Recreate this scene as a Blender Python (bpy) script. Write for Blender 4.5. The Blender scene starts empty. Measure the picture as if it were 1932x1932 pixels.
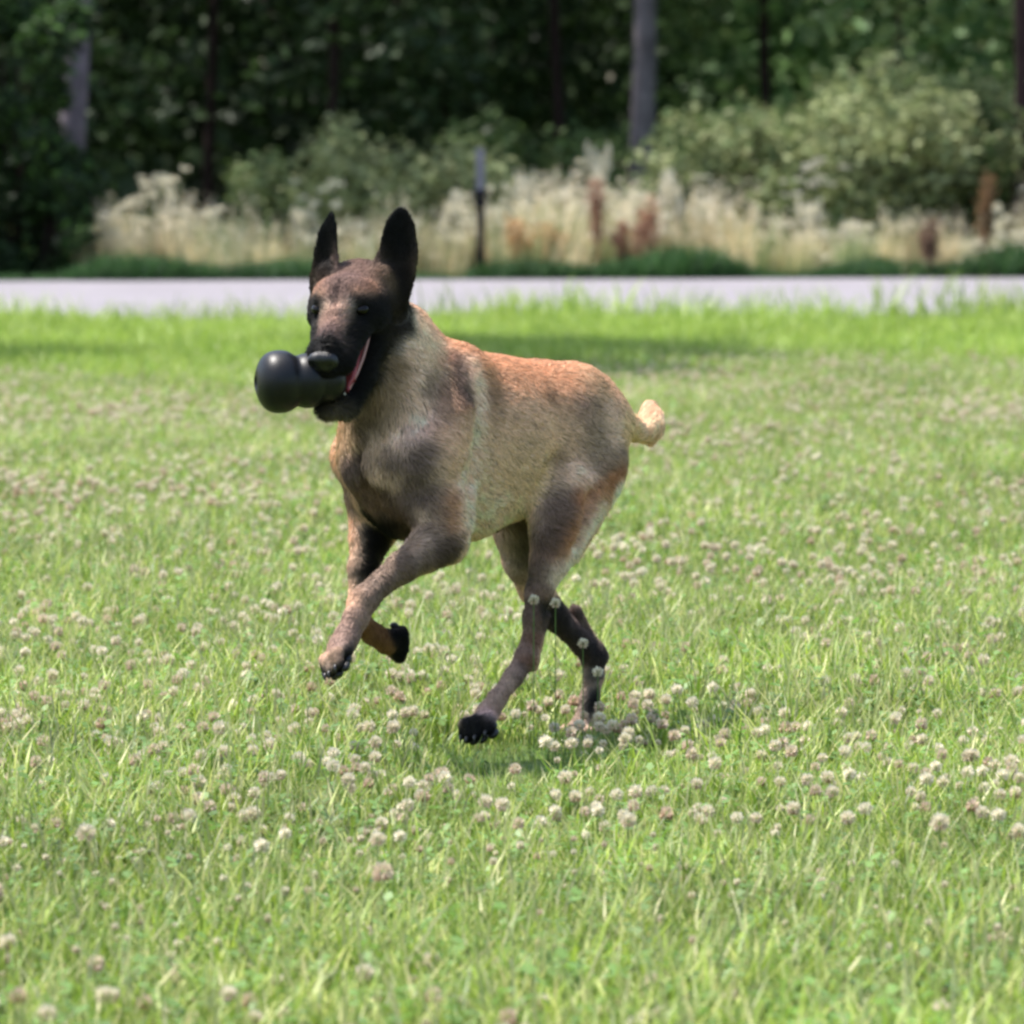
import bpy, math, random
import numpy as np
from mathutils import Vector, Matrix

random.seed(7)
rng = np.random.default_rng(7)
C = bpy.context.scene
R = math.radians

# ------------------------------------------------------------------ camera
FPX = 11850.0                       # focal length in units of a 1932 px wide picture
PITCH = math.atan(721 / FPX)
CAM = np.array([0.0, -10.0, 1.0])
cam_data = bpy.data.cameras.new('camera')
cam = bpy.data.objects.new('camera', cam_data)
C.collection.objects.link(cam)
cam.location = CAM
cam.rotation_euler = (math.pi / 2 - PITCH, 0, 0)
cam_data.sensor_width = 36
cam_data.lens = 36 * FPX / 1932
cam_data.clip_end = 1500
cam_data.clip_start = 0.1
cam_data.dof.use_dof = True
cam_data.dof.focus_distance = 9.75
cam_data.dof.aperture_fstop = 10.5
C.camera = cam

# ------------------------------------------------------------------ light
SUN_DIR = Vector((-0.34, 0.13, 0.90)).normalized()      # towards the sun
elev = math.asin(SUN_DIR.z)
azim = math.atan2(SUN_DIR.x, SUN_DIR.y)
world = bpy.data.worlds.new('World')
C.world = world
world.use_nodes = True
wn = world.node_tree
sky = wn.nodes.new('ShaderNodeTexSky')
sky.sky_type = 'NISHITA'
sky.sun_disc = False
sky.sun_elevation = elev
sky.sun_rotation = azim
sky.air_density = 1.2
sky.dust_density = 2.5
sky.ozone_density = 1.0
bg = wn.nodes['Background']
bg.inputs['Strength'].default_value = 0.15
wn.links.new(sky.outputs[0], bg.inputs['Color'])
sd = bpy.data.lights.new('sun', 'SUN')
sd.energy = 4.4
sd.angle = R(0.5)
sd.color = (1.0, 0.955, 0.89)
sun = bpy.data.objects.new('sun', sd)
C.collection.objects.link(sun)
sun.location = (-4, 3, 12)
sun.rotation_euler = SUN_DIR.to_track_quat('Z', 'Y').to_euler()

C.view_settings.view_transform = 'Standard'
C.view_settings.look = 'None'
C.view_settings.exposure = 1.0
C.view_settings.gamma = 1
C.view_settings.use_curve_mapping = False
C.render.engine = 'CYCLES'
C.cycles.use_denoising = True
C.cycles.max_bounces = 8
C.cycles.transparent_max_bounces = 8
C.cycles.pixel_filter_type = 'BLACKMAN_HARRIS'
C.cycles.filter_width = 2.8
C.render.hair_type = 'STRIP'


# ------------------------------------------------------------------ helpers
def srgb(r, g, b):
    f = lambda c: (c / 255 / 12.92) if c / 255 <= 0.04045 else ((c / 255 + 0.055) / 1.055) ** 2.4
    return (f(r), f(g), f(b))


def ray(px, py):
    cp, sp = math.cos(PITCH), math.sin(PITCH)
    fwd = np.array([0, cp, -sp]); up = np.array([0, sp, cp]); rt = np.array([1.0, 0, 0])
    return fwd + rt * (px - 966) / FPX + up * (966 - py) / FPX


def at(px, py, y):
    """world point seen at (px, py) of the 1932 px picture, at world depth y"""
    r = ray(px, py)
    return CAM + r * ((y - CAM[1]) / r[1])


def ground_at(px, py, z=0.0):
    r = ray(px, py)
    return CAM + r * ((z - CAM[2]) / r[2])


def material(name, color, rough=0.6, spec=0.3, sheen=0.0, translucent=0.0, attr=None, noise=None, bump=None):
    m = bpy.data.materials.new(name)
    m.use_nodes = True
    nt = m.node_tree; N = nt.nodes; L = nt.links
    b = N['Principled BSDF']; out = N['Material Output']
    b.inputs['Roughness'].default_value = rough
    b.inputs['Specular IOR Level'].default_value = spec
    b.inputs['Sheen Weight'].default_value = sheen
    src = None
    if attr:
        a = N.new('ShaderNodeAttribute'); a.attribute_name = attr
        src = a.outputs['Color']
    else:
        c = N.new('ShaderNodeRGB'); c.outputs[0].default_value = (*color, 1)
        src = c.outputs[0]
    if noise:                                        # (scale, dark factor, light factor)
        t = N.new('ShaderNodeTexNoise'); t.inputs['Scale'].default_value = noise[0]
        t.inputs['Detail'].default_value = 6
        g = N.new('ShaderNodeNewGeometry'); L.new(g.outputs['Position'], t.inputs['Vector'])
        mr = N.new('ShaderNodeMapRange')
        mr.inputs['From Min'].default_value = 0.3; mr.inputs['From Max'].default_value = 0.7
        mr.inputs['To Min'].default_value = noise[1]; mr.inputs['To Max'].default_value = noise[2]
        L.new(t.outputs['Fac'], mr.inputs['Value'])
        vm = N.new('ShaderNodeVectorMath'); vm.operation = 'SCALE'
        L.new(src, vm.inputs[0]); L.new(mr.outputs[0], vm.inputs['Scale'])
        src = vm.outputs[0]
    L.new(src, b.inputs['Base Color'])
    if bump:
        t = N.new('ShaderNodeTexNoise'); t.inputs['Scale'].default_value = bump[0]
        t.inputs['Detail'].default_value = 8
        bp = N.new('ShaderNodeBump'); bp.inputs['Strength'].default_value = bump[1]
        bp.inputs['Distance'].default_value = bump[2]
        L.new(t.outputs['Fac'], bp.inputs['Height']); L.new(bp.outputs[0], b.inputs['Normal'])
    if translucent:
        tr = N.new('ShaderNodeBsdfTranslucent'); L.new(src, tr.inputs['Color'])
        mx = N.new('ShaderNodeMixShader'); mx.inputs[0].default_value = translucent
        L.new(b.outputs[0], mx.inputs[1]); L.new(tr.outputs[0], mx.inputs[2])
        L.new(mx.outputs[0], out.inputs['Surface'])
    return m


def mesh_obj(name, verts, faces, mat, parent=None, smooth=True, colors=None, link=True):
    me = bpy.data.meshes.new(name)
    verts = np.asarray(verts, dtype=np.float32)
    if isinstance(faces, np.ndarray) and faces.ndim == 2:
        nf, k = faces.shape
        me.vertices.add(len(verts)); me.vertices.foreach_set('co', verts.ravel())
        me.loops.add(nf * k); me.loops.foreach_set('vertex_index', faces.astype(np.int32).ravel())
        me.polygons.add(nf)
        me.polygons.foreach_set('loop_start', np.arange(0, nf * k, k, dtype=np.int32))
        me.update(calc_edges=True)
    else:
        me.from_pydata([tuple(v) for v in verts], [], faces)
    if smooth:
        me.polygons.foreach_set('use_smooth', np.ones(len(me.polygons), dtype=bool))
    if colors is not None:
        ca = me.color_attributes.new('tint', 'FLOAT_COLOR', 'POINT')
        cc = np.ones((len(verts), 4), dtype=np.float32); cc[:, :3] = colors
        ca.data.foreach_set('color', cc.ravel())
    me.update()
    me.materials.append(mat)
    o = bpy.data.objects.new(name, me)
    if link: C.collection.objects.link(o)
    if parent is not None: o.parent = parent
    return o


def tag(o, label=None, cat=None, group=None, kind=None):
    if label: o['label'] = label
    if cat: o['category'] = cat
    if group: o['group'] = group
    if kind: o['kind'] = kind
    return o


def empty(name, loc=(0, 0, 0)):
    o = bpy.data.objects.new(name, None)
    o.location = loc; o.empty_display_size = 0.1
    C.collection.objects.link(o)
    return o


def copy_tree(o, parent=None):
    c = o.copy(); C.collection.objects.link(c)
    if parent is not None: c.parent = parent
    for ch in list(o.children): copy_tree(ch, c)
    return c


class Geo:
    """collects triangles/quads with a tint per vertex"""
    def __init__(s): s.v = []; s.f = []; s.c = []; s.n = 0
    def add(s, v, f, c):
        v = np.asarray(v, float); s.v.append(v)
        s.f += [tuple(i + s.n for i in q) for q in f]
        c = np.asarray(c, float)
        s.c.append(np.broadcast_to(c, (len(v), 3)).copy()); s.n += len(v)
    def build(s, name, mat, parent=None, smooth=True, link=True):
        return mesh_obj(name, np.concatenate(s.v), s.f, mat, parent, smooth, np.concatenate(s.c), link)


def tube(path, radii, sides=8, cap=True):
    path = np.asarray(path, float); n = len(path)
    radii = np.broadcast_to(radii, (n,))
    tang = np.gradient(path, axis=0); tang /= np.linalg.norm(tang, axis=1)[:, None] + 1e-9
    ref = np.array([0.31, 0.2, 0.93]) if abs(tang[0][2]) < 0.8 else np.array([1.0, 0.1, 0])
    v = []
    for i in range(n):
        a = np.cross(tang[i], ref); a /= np.linalg.norm(a); b = np.cross(tang[i], a)
        for k in range(sides):
            q = 2 * math.pi * k / sides
            v.append(path[i] + radii[i] * (a * math.cos(q) + b * math.sin(q)))
    f = []
    for i in range(n - 1):
        for k in range(sides):
            k2 = (k + 1) % sides
            f.append((i * sides + k, i * sides + k2, (i + 1) * sides + k2, (i + 1) * sides + k))
    if cap:
        f.append(tuple(range(sides))[::-1]); f.append(tuple((n - 1) * sides + k for k in range(sides)))
    return np.array(v), f


def ellipsoid(c, ax, nu=14, nv=9):
    """ax: 3x3 rows = half axes"""
    ax = np.asarray(ax, float); v = [c + ax[2]]; f = []
    for j in range(1, nv):
        th = math.pi * j / nv
        for i in range(nu):
            ph = 2 * math.pi * i / nu
            v.append(c + math.sin(th) * math.cos(ph) * ax[0] + math.sin(th) * math.sin(ph) * ax[1] + math.cos(th) * ax[2])
    v.append(c - ax[2])
    for i in range(nu):
        f.append((0, 1 + i, 1 + (i + 1) % nu))
        for j in range(nv - 2):
            a = 1 + j * nu; b = a + nu
            f.append((a + i, b + i, b + (i + 1) % nu, a + (i + 1) % nu))
        a = 1 + (nv - 2) * nu
        f.append((a + i, len(v) - 1, a + (i + 1) % nu))
    return np.array(v), f

# ================================================================== ground and road
def ground_material():
    m = bpy.data.materials.new('soil and turf'); m.use_nodes = True
    N = m.node_tree.nodes; L = m.node_tree.links; b = N['Principled BSDF']
    g = N.new('ShaderNodeNewGeometry')
    t = N.new('ShaderNodeTexNoise'); t.inputs['Scale'].default_value = 3.5; t.inputs['Detail'].default_value = 12
    r = N.new('ShaderNodeValToRGB'); e = r.color_ramp.elements
    e[0].position = .35; e[0].color = (.045, .075, .018, 1); e[1].position = .68; e[1].color = (.11, .17, .045, 1)
    L.new(g.outputs['Position'], t.inputs['Vector']); L.new(t.outputs['Fac'], r.inputs[0]); L.new(r.outputs[0], b.inputs['Base Color'])
    b.inputs['Roughness'].default_value = .95; b.inputs['Specular IOR Level'].default_value = .1
    return m


def road_material():
    m = bpy.data.materials.new('pale worn concrete'); m.use_nodes = True
    N = m.node_tree.nodes; L = m.node_tree.links; b = N['Principled BSDF']
    g = N.new('ShaderNodeNewGeometry')
    t = N.new('ShaderNodeTexNoise'); t.inputs['Scale'].default_value = 1.6; t.inputs['Detail'].default_value = 15; t.inputs['Roughness'].default_value = .82
    r = N.new('ShaderNodeValToRGB'); e = r.color_ramp.elements
    e[0].position = .3; e[0].color = (.145, .134, .148, 1); e[1].position = .7; e[1].color = (.230, .212, .232, 1)
    L.new(g.outputs['Position'], t.inputs['Vector']); L.new(t.outputs['Fac'], r.inputs[0]); L.new(r.outputs[0], b.inputs['Base Color'])
    b.inputs['Roughness'].default_value = .9
    return m


n = 90
gx = np.sign(np.linspace(-1, 1, n)) * np.abs(np.linspace(-1, 1, n)) ** 2.2 * 420
gy = -30 + np.linspace(0, 1, n) ** 2.0 * 600
GXX, GYY = np.meshgrid(gx, gy, indexing='ij')
GZZ = np.where(GYY > 33, .05 * np.sin(GXX * .7) * np.clip((GYY - 33) / 6, 0, 1), 0)
gv = np.stack([GXX, GYY, GZZ], -1).reshape(-1, 3)
ii = np.arange(n - 1)
I, Jx = np.meshgrid(ii, ii, indexing='ij')
q0 = (I * n + Jx).ravel()
gq = np.stack([q0, q0 + n, q0 + n + 1, q0 + 1], 1)
tag(mesh_obj('ground', gv, gq, ground_material()), kind='structure')

RS = .155                                               # the road runs slightly away to the right


def road_far(x): return 31.6 + RS * x
def road_near(x): return 21.3 + RS * x


xs = np.linspace(-160, 160, 160)
rv = []; rf = []
jr = lambda s: .06 * math.sin(s * 2.1) + .04 * math.sin(s * 5.3 + 1)
for x in xs:
    a, b = road_near(x) + jr(x), road_far(x) + jr(x + 40)
    rv += [(x, a, -.02), (x, a + .03, .012), (x, b - .03, .012), (x, b, -.02)]
for i in range(len(xs) - 1):
    for k in range(3): rf.append((i * 4 + k, (i + 1) * 4 + k, (i + 1) * 4 + k + 1, i * 4 + k + 1))
tag(mesh_obj('road', rv, rf, road_material(), smooth=False), kind='structure')


# ================================================================== plants: shared builders
def leaf_material(name, rough=.5, trans=.35, noise=(.8, .8, 1.2), spec=.35):
    m = material(name, (0, 0, 0), rough, spec, 0, trans, attr='tint', noise=noise)
    return m


def add_variation(m, amount):
    """every instance a little lighter or darker"""
    nt = m.node_tree; N = nt.nodes; L = nt.links
    b = N['Principled BSDF']; src = b.inputs['Base Color'].links[0].from_socket
    oi = N.new('ShaderNodeObjectInfo'); mr = N.new('ShaderNodeMapRange')
    mr.inputs['To Min'].default_value = 1 - amount; mr.inputs['To Max'].default_value = 1 + amount
    L.new(oi.outputs['Random'], mr.inputs['Value'])
    vm = N.new('ShaderNodeVectorMath'); vm.operation = 'SCALE'
    targets = [l.to_socket for l in src.links]
    L.new(src, vm.inputs[0]); L.new(mr.outputs[0], vm.inputs['Scale'])
    for t in targets: L.new(vm.outputs[0], t)


def blades(n, radius, h0, h1, w, bend, cols, seed, seg=3, lean=.25):
    """a tuft of n bent grass blades"""
    g = np.random.default_rng(seed)
    ang = g.uniform(0, 6.283, n); rad = radius * np.sqrt(g.random(n))
    bx, by = rad * np.cos(ang), rad * np.sin(ang)
    h = g.uniform(h0, h1, n); d = g.uniform(0, 6.283, n); bd = h * g.uniform(.1, 1, n) * bend
    fx = d + g.normal(0, .5, n) + 1.57
    ww = w * g.uniform(.6, 1.3, n) / 2
    V = np.zeros((n, seg * 2 + 1, 3)); Cc = np.zeros((n, seg * 2 + 1, 3))
    cols = np.array(cols); ci = g.integers(0, len(cols), n); mixf = g.random(n)[:, None]
    base = cols[ci] * mixf + cols[(ci + 1) % len(cols)] * (1 - mixf)
    for s in range(seg + 1):
        q = s / seg
        off = bd * q ** 1.8; z = h * q * (1 - .12 * q * bend)
        cx = bx + np.cos(d) * off + lean * h * q * 0; cy = by + np.sin(d) * off
        wd = ww * (1 - q ** 2) ** .5 if s else ww * .8
        if s < seg:
            V[:, 2 * s] = np.stack([cx - np.cos(fx) * wd, cy - np.sin(fx) * wd, z], 1)
            V[:, 2 * s + 1] = np.stack([cx + np.cos(fx) * wd, cy + np.sin(fx) * wd, z], 1)
        else: V[:, 2 * s] = np.stack([cx, cy, z], 1)
    Cc[:] = base[:, None, :]
    F = []
    k = seg * 2 + 1
    for i in range(n):
        o = i * k
        for s in range(seg - 1): F.append((o + 2 * s, o + 2 * s + 1, o + 2 * s + 3, o + 2 * s + 2))
        F.append((o + 2 * seg - 2, o + 2 * seg - 1, o + 2 * seg))
    return V.reshape(-1, 3), F, Cc.reshape(-1, 3)


def scatter(name, protos, pts, rotz, tilt, scale, idx):
    """one object: the given small meshes set out on points (uncountable stuff only)"""
    coll = bpy.data.collections.new(name + '_sources')
    for i, p in enumerate(protos):
        p.name = '%s_piece_%02d' % (name, i)
        coll.objects.link(p)
    me = bpy.data.meshes.new(name)
    n = len(pts)
    me.vertices.add(n); me.vertices.foreach_set('co', np.asarray(pts, np.float32).ravel())
    a = me.attributes.new('rot', 'FLOAT_VECTOR', 'POINT')
    a.data.foreach_set('vector', np.stack([tilt[:, 0], tilt[:, 1], rotz], 1).astype(np.float32).ravel())
    a = me.attributes.new('scl', 'FLOAT', 'POINT'); a.data.foreach_set('value', np.asarray(scale, np.float32))
    a = me.attributes.new('pick', 'INT', 'POINT'); a.data.foreach_set('value', np.asarray(idx, np.int32))
    me.update()
    o = bpy.data.objects.new(name, me); C.collection.objects.link(o)
    ng = bpy.data.node_groups.new(name, 'GeometryNodeTree')
    ng.interface.new_socket('Geometry', in_out='INPUT', socket_type='NodeSocketGeometry')
    ng.interface.new_socket('Geometry', in_out='OUTPUT', socket_type='NodeSocketGeometry')
    N = ng.nodes; L = ng.links
    gi = N.new('NodeGroupInput'); go = N.new('NodeGroupOutput')
    ci = N.new('GeometryNodeCollectionInfo'); ci.inputs['Collection'].default_value = coll
    ci.inputs['Separate Children'].default_value = True; ci.inputs['Reset Children'].default_value = True
    ip = N.new('GeometryNodeInstanceOnPoints'); ip.inputs['Pick Instance'].default_value = True
    def attr(nm, ty):
        q = N.new('GeometryNodeInputNamedAttribute'); q.data_type = ty; q.inputs['Name'].default_value = nm
        return q.outputs['Attribute']
    L.new(gi.outputs[0], ip.inputs['Points']); L.new(ci.outputs[0], ip.inputs['Instance'])
    L.new(attr('pick', 'INT'), ip.inputs['Instance Index'])
    L.new(attr('rot', 'FLOAT_VECTOR'), ip.inputs['Rotation'])
    L.new(attr('scl', 'FLOAT'), ip.inputs['Scale'])
    L.new(ip.outputs[0], go.inputs[0])
    md = o.modifiers.new('scatter', 'NODES'); md.node_group = ng
    return o


def leaves(centres, size, cols, g, aspect=.55, updown=.35):
    """a folded leaf of 2 quads at every centre"""
    n = len(centres)
    d = g.normal(size=(n, 3)); d[:, 2] *= updown; d /= np.linalg.norm(d, axis=1)[:, None]
    r = g.normal(size=(n, 3)); s = np.cross(d, r); s /= np.linalg.norm(s, axis=1)[:, None]
    up = np.cross(s, d)
    L_ = (size * g.uniform(.6, 1.3, n))[:, None]; W = L_ * aspect * .5
    c = np.asarray(centres)
    V = np.stack([c - d * L_ * .5, c + s * W + up * W * .4, c + d * L_ * .5, c - s * W + up * W * .4], 1).reshape(-1, 3)
    F = np.arange(4 * n).reshape(n, 4)
    F = np.concatenate([F[:, [0, 1, 2]], F[:, [0, 2, 3]]])
    cols = np.array(cols); ci = g.integers(0, len(cols), n); mf = g.random(n)[:, None]
    Cc = (cols[ci] * mf + cols[(ci + 1) % len(cols)] * (1 - mf)) * g.uniform(.75, 1.2, n)[:, None]
    return V, F, np.repeat(Cc, 4, axis=0)


def crown_points(lobes, n, g, shell=.55):
    """points in the outer part of several clumps"""
    vol = np.array([l[1] ** 2 for l in lobes]); w = vol / vol.sum()
    k = g.choice(len(lobes), n, p=w)
    d = g.normal(size=(n, 3)); d /= np.linalg.norm(d, axis=1)[:, None]
    rr = (shell + (1 - shell) * g.random(n)) * np.array([l[1] for l in lobes])[k]
    rr *= 1 + .25 * np.sin(d[:, 0] * 5 + k) * np.cos(d[:, 2] * 6 + k * 2)
    c = np.array([l[0] for l in lobes])[k]
    sq = np.array([l[2] if len(l) > 2 else .8 for l in lobes])[k]
    p = c + d * rr[:, None] * np.stack([np.ones(n), np.ones(n), sq], 1)
    return p


m_bark_grey = material('grey bark', srgb(100, 92, 98), .9, .15, noise=(9, .65, 1.25), bump=(30, .6, .02))
m_bark_black = material('blackish bark', srgb(32, 30, 36), .9, .1, noise=(9, .65, 1.25), bump=(30, .6, .02))
m_bark_dark = material('dark bark', srgb(46, 34, 34), .9, .15, noise=(9, .65, 1.25), bump=(30, .6, .02))
m_leaf = leaf_material('tree leaves', .55, .30)
m_leaf_dull = leaf_material('undergrowth leaves', .7, .25)

DARKG = [(.036, .064, .024), (.050, .085, .030), (.028, .048, .020)]
MIDG = [(.10, .155, .05), (.13, .19, .065), (.075, .12, .04)]
OLIVE = [(.30, .34, .15), (.36, .38, .19), (.20, .25, .10)]


def tree(name, label, x, y, h, trunk_r, bark, lobes, n_leaf, size, cols, seed, lean=0.0, group=None, fork=None, cat='tree', lmat=None):
    g = np.random.default_rng(seed)
    t = tag(empty(name, (x, y, 0)), label, cat, group)
    geo = Geo()
    path = [(lean * q * h + .05 * math.sin(q * 7 + seed), .05 * math.cos(q * 5 + seed), -.1 + q * (h + .1)) for q in np.linspace(0, 1, 9)]
    rad = [trunk_r * (1.35 if q == 0 else 1) * (1 - .6 * q) for q in np.linspace(0, 1, 9)]
    if fork is None:
        v, f = tube(path, rad, 10); geo.add(v, f, (1, 1, 1))
        for L_ in lobes:                                   # a limb up into every clump
            c = np.array(L_[0], float); s = path[3 + int(g.integers(0, 4))]
            mid = (np.array(s) + c) / 2 + g.normal(0, .1, 3)
            v, f = tube([s, mid, c], [trunk_r * .4, trunk_r * .25, trunk_r * .08], 7); geo.add(v, f, (1, 1, 1))
    else:
        for pth, rr in fork: v, f = tube(pth, rr, 9); geo.add(v, f, (1, 1, 1))
    geo.build('trunk', bark, t)
    V, F, Cc = leaves(crown_points(lobes, n_leaf, g, .35), size, cols, g)
    mesh_obj('crown', V, F, lmat or m_leaf, t, False, Cc)
    return t


def X(px, d):                                             # picture column and distance -> x
    return (px - 966) / FPX * d


# -------- trees beyond the road
def lobeset(g, n, rx, ry, z0, z1, r0, r1, back=0.0):
    return [((g.uniform(-rx, rx), back + g.uniform(-ry, ry), g.uniform(z0, z1)), g.uniform(r0, r1)) for _ in range(n)]


gt = np.random.default_rng(5)
tree('broadleaf_tree', 'tree with a grey trunk left of the tall white umbel weed, beyond the road', X(140, 43.3), 33.3, 6.5, .105, m_bark_grey,
     lobeset(gt, 10, 1.7, 1.0, 3.6, 6.8, .7, 1.1, 2.2), 3600, .13, DARKG + MIDG[:1], 11, lean=.01)
tree('broadleaf_tree', 'tree with a stout grey trunk behind the reddish dock stalks, right of the slim post', X(1210, 48), 38.2, 7, .105, m_bark_grey,
     lobeset(gt, 10, 1.8, 1.4, 3.2, 6.8, .7, 1.1), 3600, .13, DARKG + MIDG[:1], 12, lean=-.008)
tree('broadleaf_tree', 'tree with a dark reddish brown trunk at the right edge of the picture', X(1916, 45), 34.8, 6.5, .085, m_bark_dark,
     lobeset(gt, 9, 1.4, 1.0, 3.4, 6.5, .6, 1.0, 1.6), 3200, .13, MIDG, 13, lean=.0)
# slim post in the weeds
pt = tag(empty('marker_post', (X(906, 42.05), 32.05, 0)), 'slim dark post with a narrow grey top, standing in the pale weeds by the road', 'post')
q = Geo(); v, f = tube([(0, 0, -.1), (0, 0, .1), (.004, 0, .35), (0, 0, .60)], [.032, .030, .028, .030], 10); q.add(v, f, (1, 1, 1)); q.build('shaft', m_bark_black, pt)
q = Geo()
for zz, ww in ((.50, .050), (.56, .060)):
    v, f = tube([(0, 0, zz), (0, 0, zz + .035)], [ww, ww], 10); q.add(v, f, (1, 1, 1))
q.build('collar', m_bark_black, pt)
v = [(sx * .026, sy * .012, z) for z in (.60, .88) for sx, sy in ((-1, -1), (1, -1), (1, 1), (-1, 1))]
mesh_obj('plate', v, [(0, 1, 2, 3), (7, 6, 5, 4), (0, 4, 5, 1), (1, 5, 6, 2), (2, 6, 7, 3), (3, 7, 4, 0)], material('weathered grey plate', srgb(120, 118, 128), .8, .2, noise=(20, .8, 1.15)), pt, False)
WL = ['left of the tall white umbel weed', 'behind the left part of the weed strip', "above the dog's ears", 'right of the slim dark post',
      'behind the olive bush', 'behind the light olive bush', 'beyond the dark reddish trunk', 'beyond the shrub at the left edge', 'far right, outside the picture', 'far left, outside the picture']
for i, (px, d, h) in enumerate(((400, 52, 7), (620, 50, 6.5), (830, 53, 7), (1050, 51, 7), (1450, 52, 7), (1700, 51, 6.5), (2080, 49, 7), (-120, 49, 7), (2350, 52, 7), (-420, 51, 7))):
    tree('broadleaf_tree', 'dark tree in the shaded wood, ' + WL[i], X(px, d), d - 10, h, .05, m_bark_dark,
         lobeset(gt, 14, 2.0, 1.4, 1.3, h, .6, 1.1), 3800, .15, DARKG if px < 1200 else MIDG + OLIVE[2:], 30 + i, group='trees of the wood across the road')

# -------- shrubs
def shrub(label, px, d, w, h, cols, n, size, seed, z0=0.0, cat='shrub', name='shrub', zb=.25):
    g = np.random.default_rng(seed)
    x, y = X(px, d), d - 10
    t = tag(empty(name, (x, y, 0)), label, cat)
    lobes = [((g.uniform(-w, w) * .8, g.uniform(-.35, .35), z0 + g.uniform(zb, .85) * h), g.uniform(.16, .32) * min(h, 1.6 * w), .95) for _ in range(20)]
    geo = Geo()
    for L_ in lobes[::2]:
        c = np.array(L_[0]); v, f = tube([(c[0] * .25, 0, -.05), (c[0] * .6, c[1] * .5, c[2] * .5), c], [.022, .015, .005], 6); geo.add(v, f, (1, 1, 1))
    geo.build('stem', m_bark_dark, t)
    V, F, Cc = leaves(crown_points(lobes, n, g, .25), size, cols, g)
    mesh_obj('foliage', V, F, m_leaf_dull, t, False, Cc)
    return t


shrub('very dark ivy-like shrub with bright green leaf sprays at the left edge by the road', 25, 42.3, .55, 2.3, [(.016, .036, .010), (.02, .045, .012), (.012, .022, .010), (.08, .17, .03)], 9000, .085, 51, zb=.02)
shrub('low dark green bush reaching down to the road at the left picture edge', 70, 42.15, .48, .85, [(.022, .045, .014), (.030, .060, .018), (.016, .030, .012), (.07, .15, .03)], 5200, .07, 62, zb=.0)
shrub('low dark green bush by the road, left of the one at the picture edge', -110, 42.2, .55, .95, [(.022, .045, .014), (.030, .060, .018), (.016, .030, .012)], 5200, .07, 63, zb=.0)
shrub('dark green shrub filling the far left edge, outside the grey trunk', -230, 43.0, .8, 2.2, DARKG, 5200, .085, 52, zb=.05)
shrub('pale green feathery shrub rising behind the dog\'s ears', 770, 44.6, .75, 1.15, OLIVE, 4200, .07, 53)
shrub('low grey-green bush behind the pale weeds, right of the white umbel plant', 560, 45.5, .6, .8, OLIVE + MIDG, 2600, .07, 54)
shrub('olive green bush left of the one with big pale umbels', 1400, 44.8, .8, 1.2, OLIVE + MIDG[1:2], 3600, .08, 55)
shrub('light olive bush behind the big pale umbels on the right', 1650, 44.8, .75, 1.3, OLIVE, 4200, .08, 56)
shrub('tall yellowish green bush between the two olive ones', 1525, 45.6, .8, 1.5, OLIVE + MIDG[1:2], 4200, .08, 60)
shrub('mid green bush just left of the dark reddish trunk', 1800, 45.4, .7, 1.5, OLIVE + MIDG, 4200, .08, 57)
shrub('green bush outside the dark reddish trunk at the right edge', 2080, 45.0, .8, 1.6, OLIVE + MIDG, 3600, .08, 58)
shrub('dull green bush in the shade behind the slim dark post', 1040, 48.5, .9, 1.1, MIDG, 4000, .09, 59)

# -------- the wood behind, one mass
g = np.random.default_rng(77)
npt = 120000
wx = g.uniform(-26, 26, npt); wy = g.uniform(43, 56, npt) + .4 * np.sin(wx); wz = g.uniform(0, 1, npt) ** .8 * (8.5 + 1.2 * np.sin(wx * .9) + .8 * np.sin(wx * 2.3))
keep = (np.sin(wx * 1.7 + wz * 1.1) + np.sin(wz * 2.3 - wx * .6) + np.sin(wy * 3 + wx)) > -2.6
bk = g.uniform(-30, 30, 60000)
back = np.stack([bk, g.uniform(56, 62, 60000), g.uniform(-.2, 10, 60000)], 1)
V_, F_, C_ = leaves(np.concatenate([np.stack([wx, wy, wz], 1)[keep], back]), np.concatenate([np.full(keep.sum(), .26), np.full(60000, .48)]), DARKG, g, .8, .8)
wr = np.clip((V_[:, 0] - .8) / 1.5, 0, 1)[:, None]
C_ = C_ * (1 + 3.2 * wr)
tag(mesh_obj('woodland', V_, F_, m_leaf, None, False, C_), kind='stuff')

# -------- the tree beside the lawn whose shade lies across it
tree('broadleaf_tree', 'broad tree standing on the lawn just outside the left of the picture', -4.7, 16.3, 4.4, .13, m_bark_grey,
     [((1.5, 0.3, 3.4), .42, .8), ((.6, -.3, 3.9), .7, .8), ((3.1, .4, 3.6), .6, .8), ((3.5, -1.0, 3.7), .65, .8), ((3.7, .5, 3.7), .8, .8), ((3.3, 1.7, 3.8), .7, .8), ((3.9, 1.6, 3.8), .45, .8),
      ((0, 0, 4.5), .8), ((-.9, .3, 4.0), .7)], 20000, .12, MIDG, 61)

# ================================================================== the dog
# dog frame: FW forward, LF to the dog's left (the flank turned to the camera), z up
FW = np.array([-0.72, -0.694, 0.0]); FW /= np.linalg.norm(FW)
LF = np.cross([0, 0, 1.0], FW)


def A(px, py, t):
    """point on the dog's lateral plane t metres to its left, seen at (px, py)"""
    r = ray(px, py)
    k = (t - np.dot(CAM, LF)) / np.dot(r, LF)
    return CAM + r * k


PX = 1 / 1185.0                                        # one picture pixel in metres at the dog

# head frame
YAW, HP = R(17), R(26)
HF = np.array([-math.sin(YAW) * math.cos(HP), -math.cos(YAW) * math.cos(HP), -math.sin(HP)])
HL = np.array([math.cos(YAW), -math.sin(YAW), 0.0])
HU = np.cross(HF, HL)
HE = at(641, 584, -0.33)                               # between the eyes, on the surface
HO = HE - 0.060 * HF - 0.000 * HU


def Hd(f, l, u): return HO + f * HF + l * HL + u * HU


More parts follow.
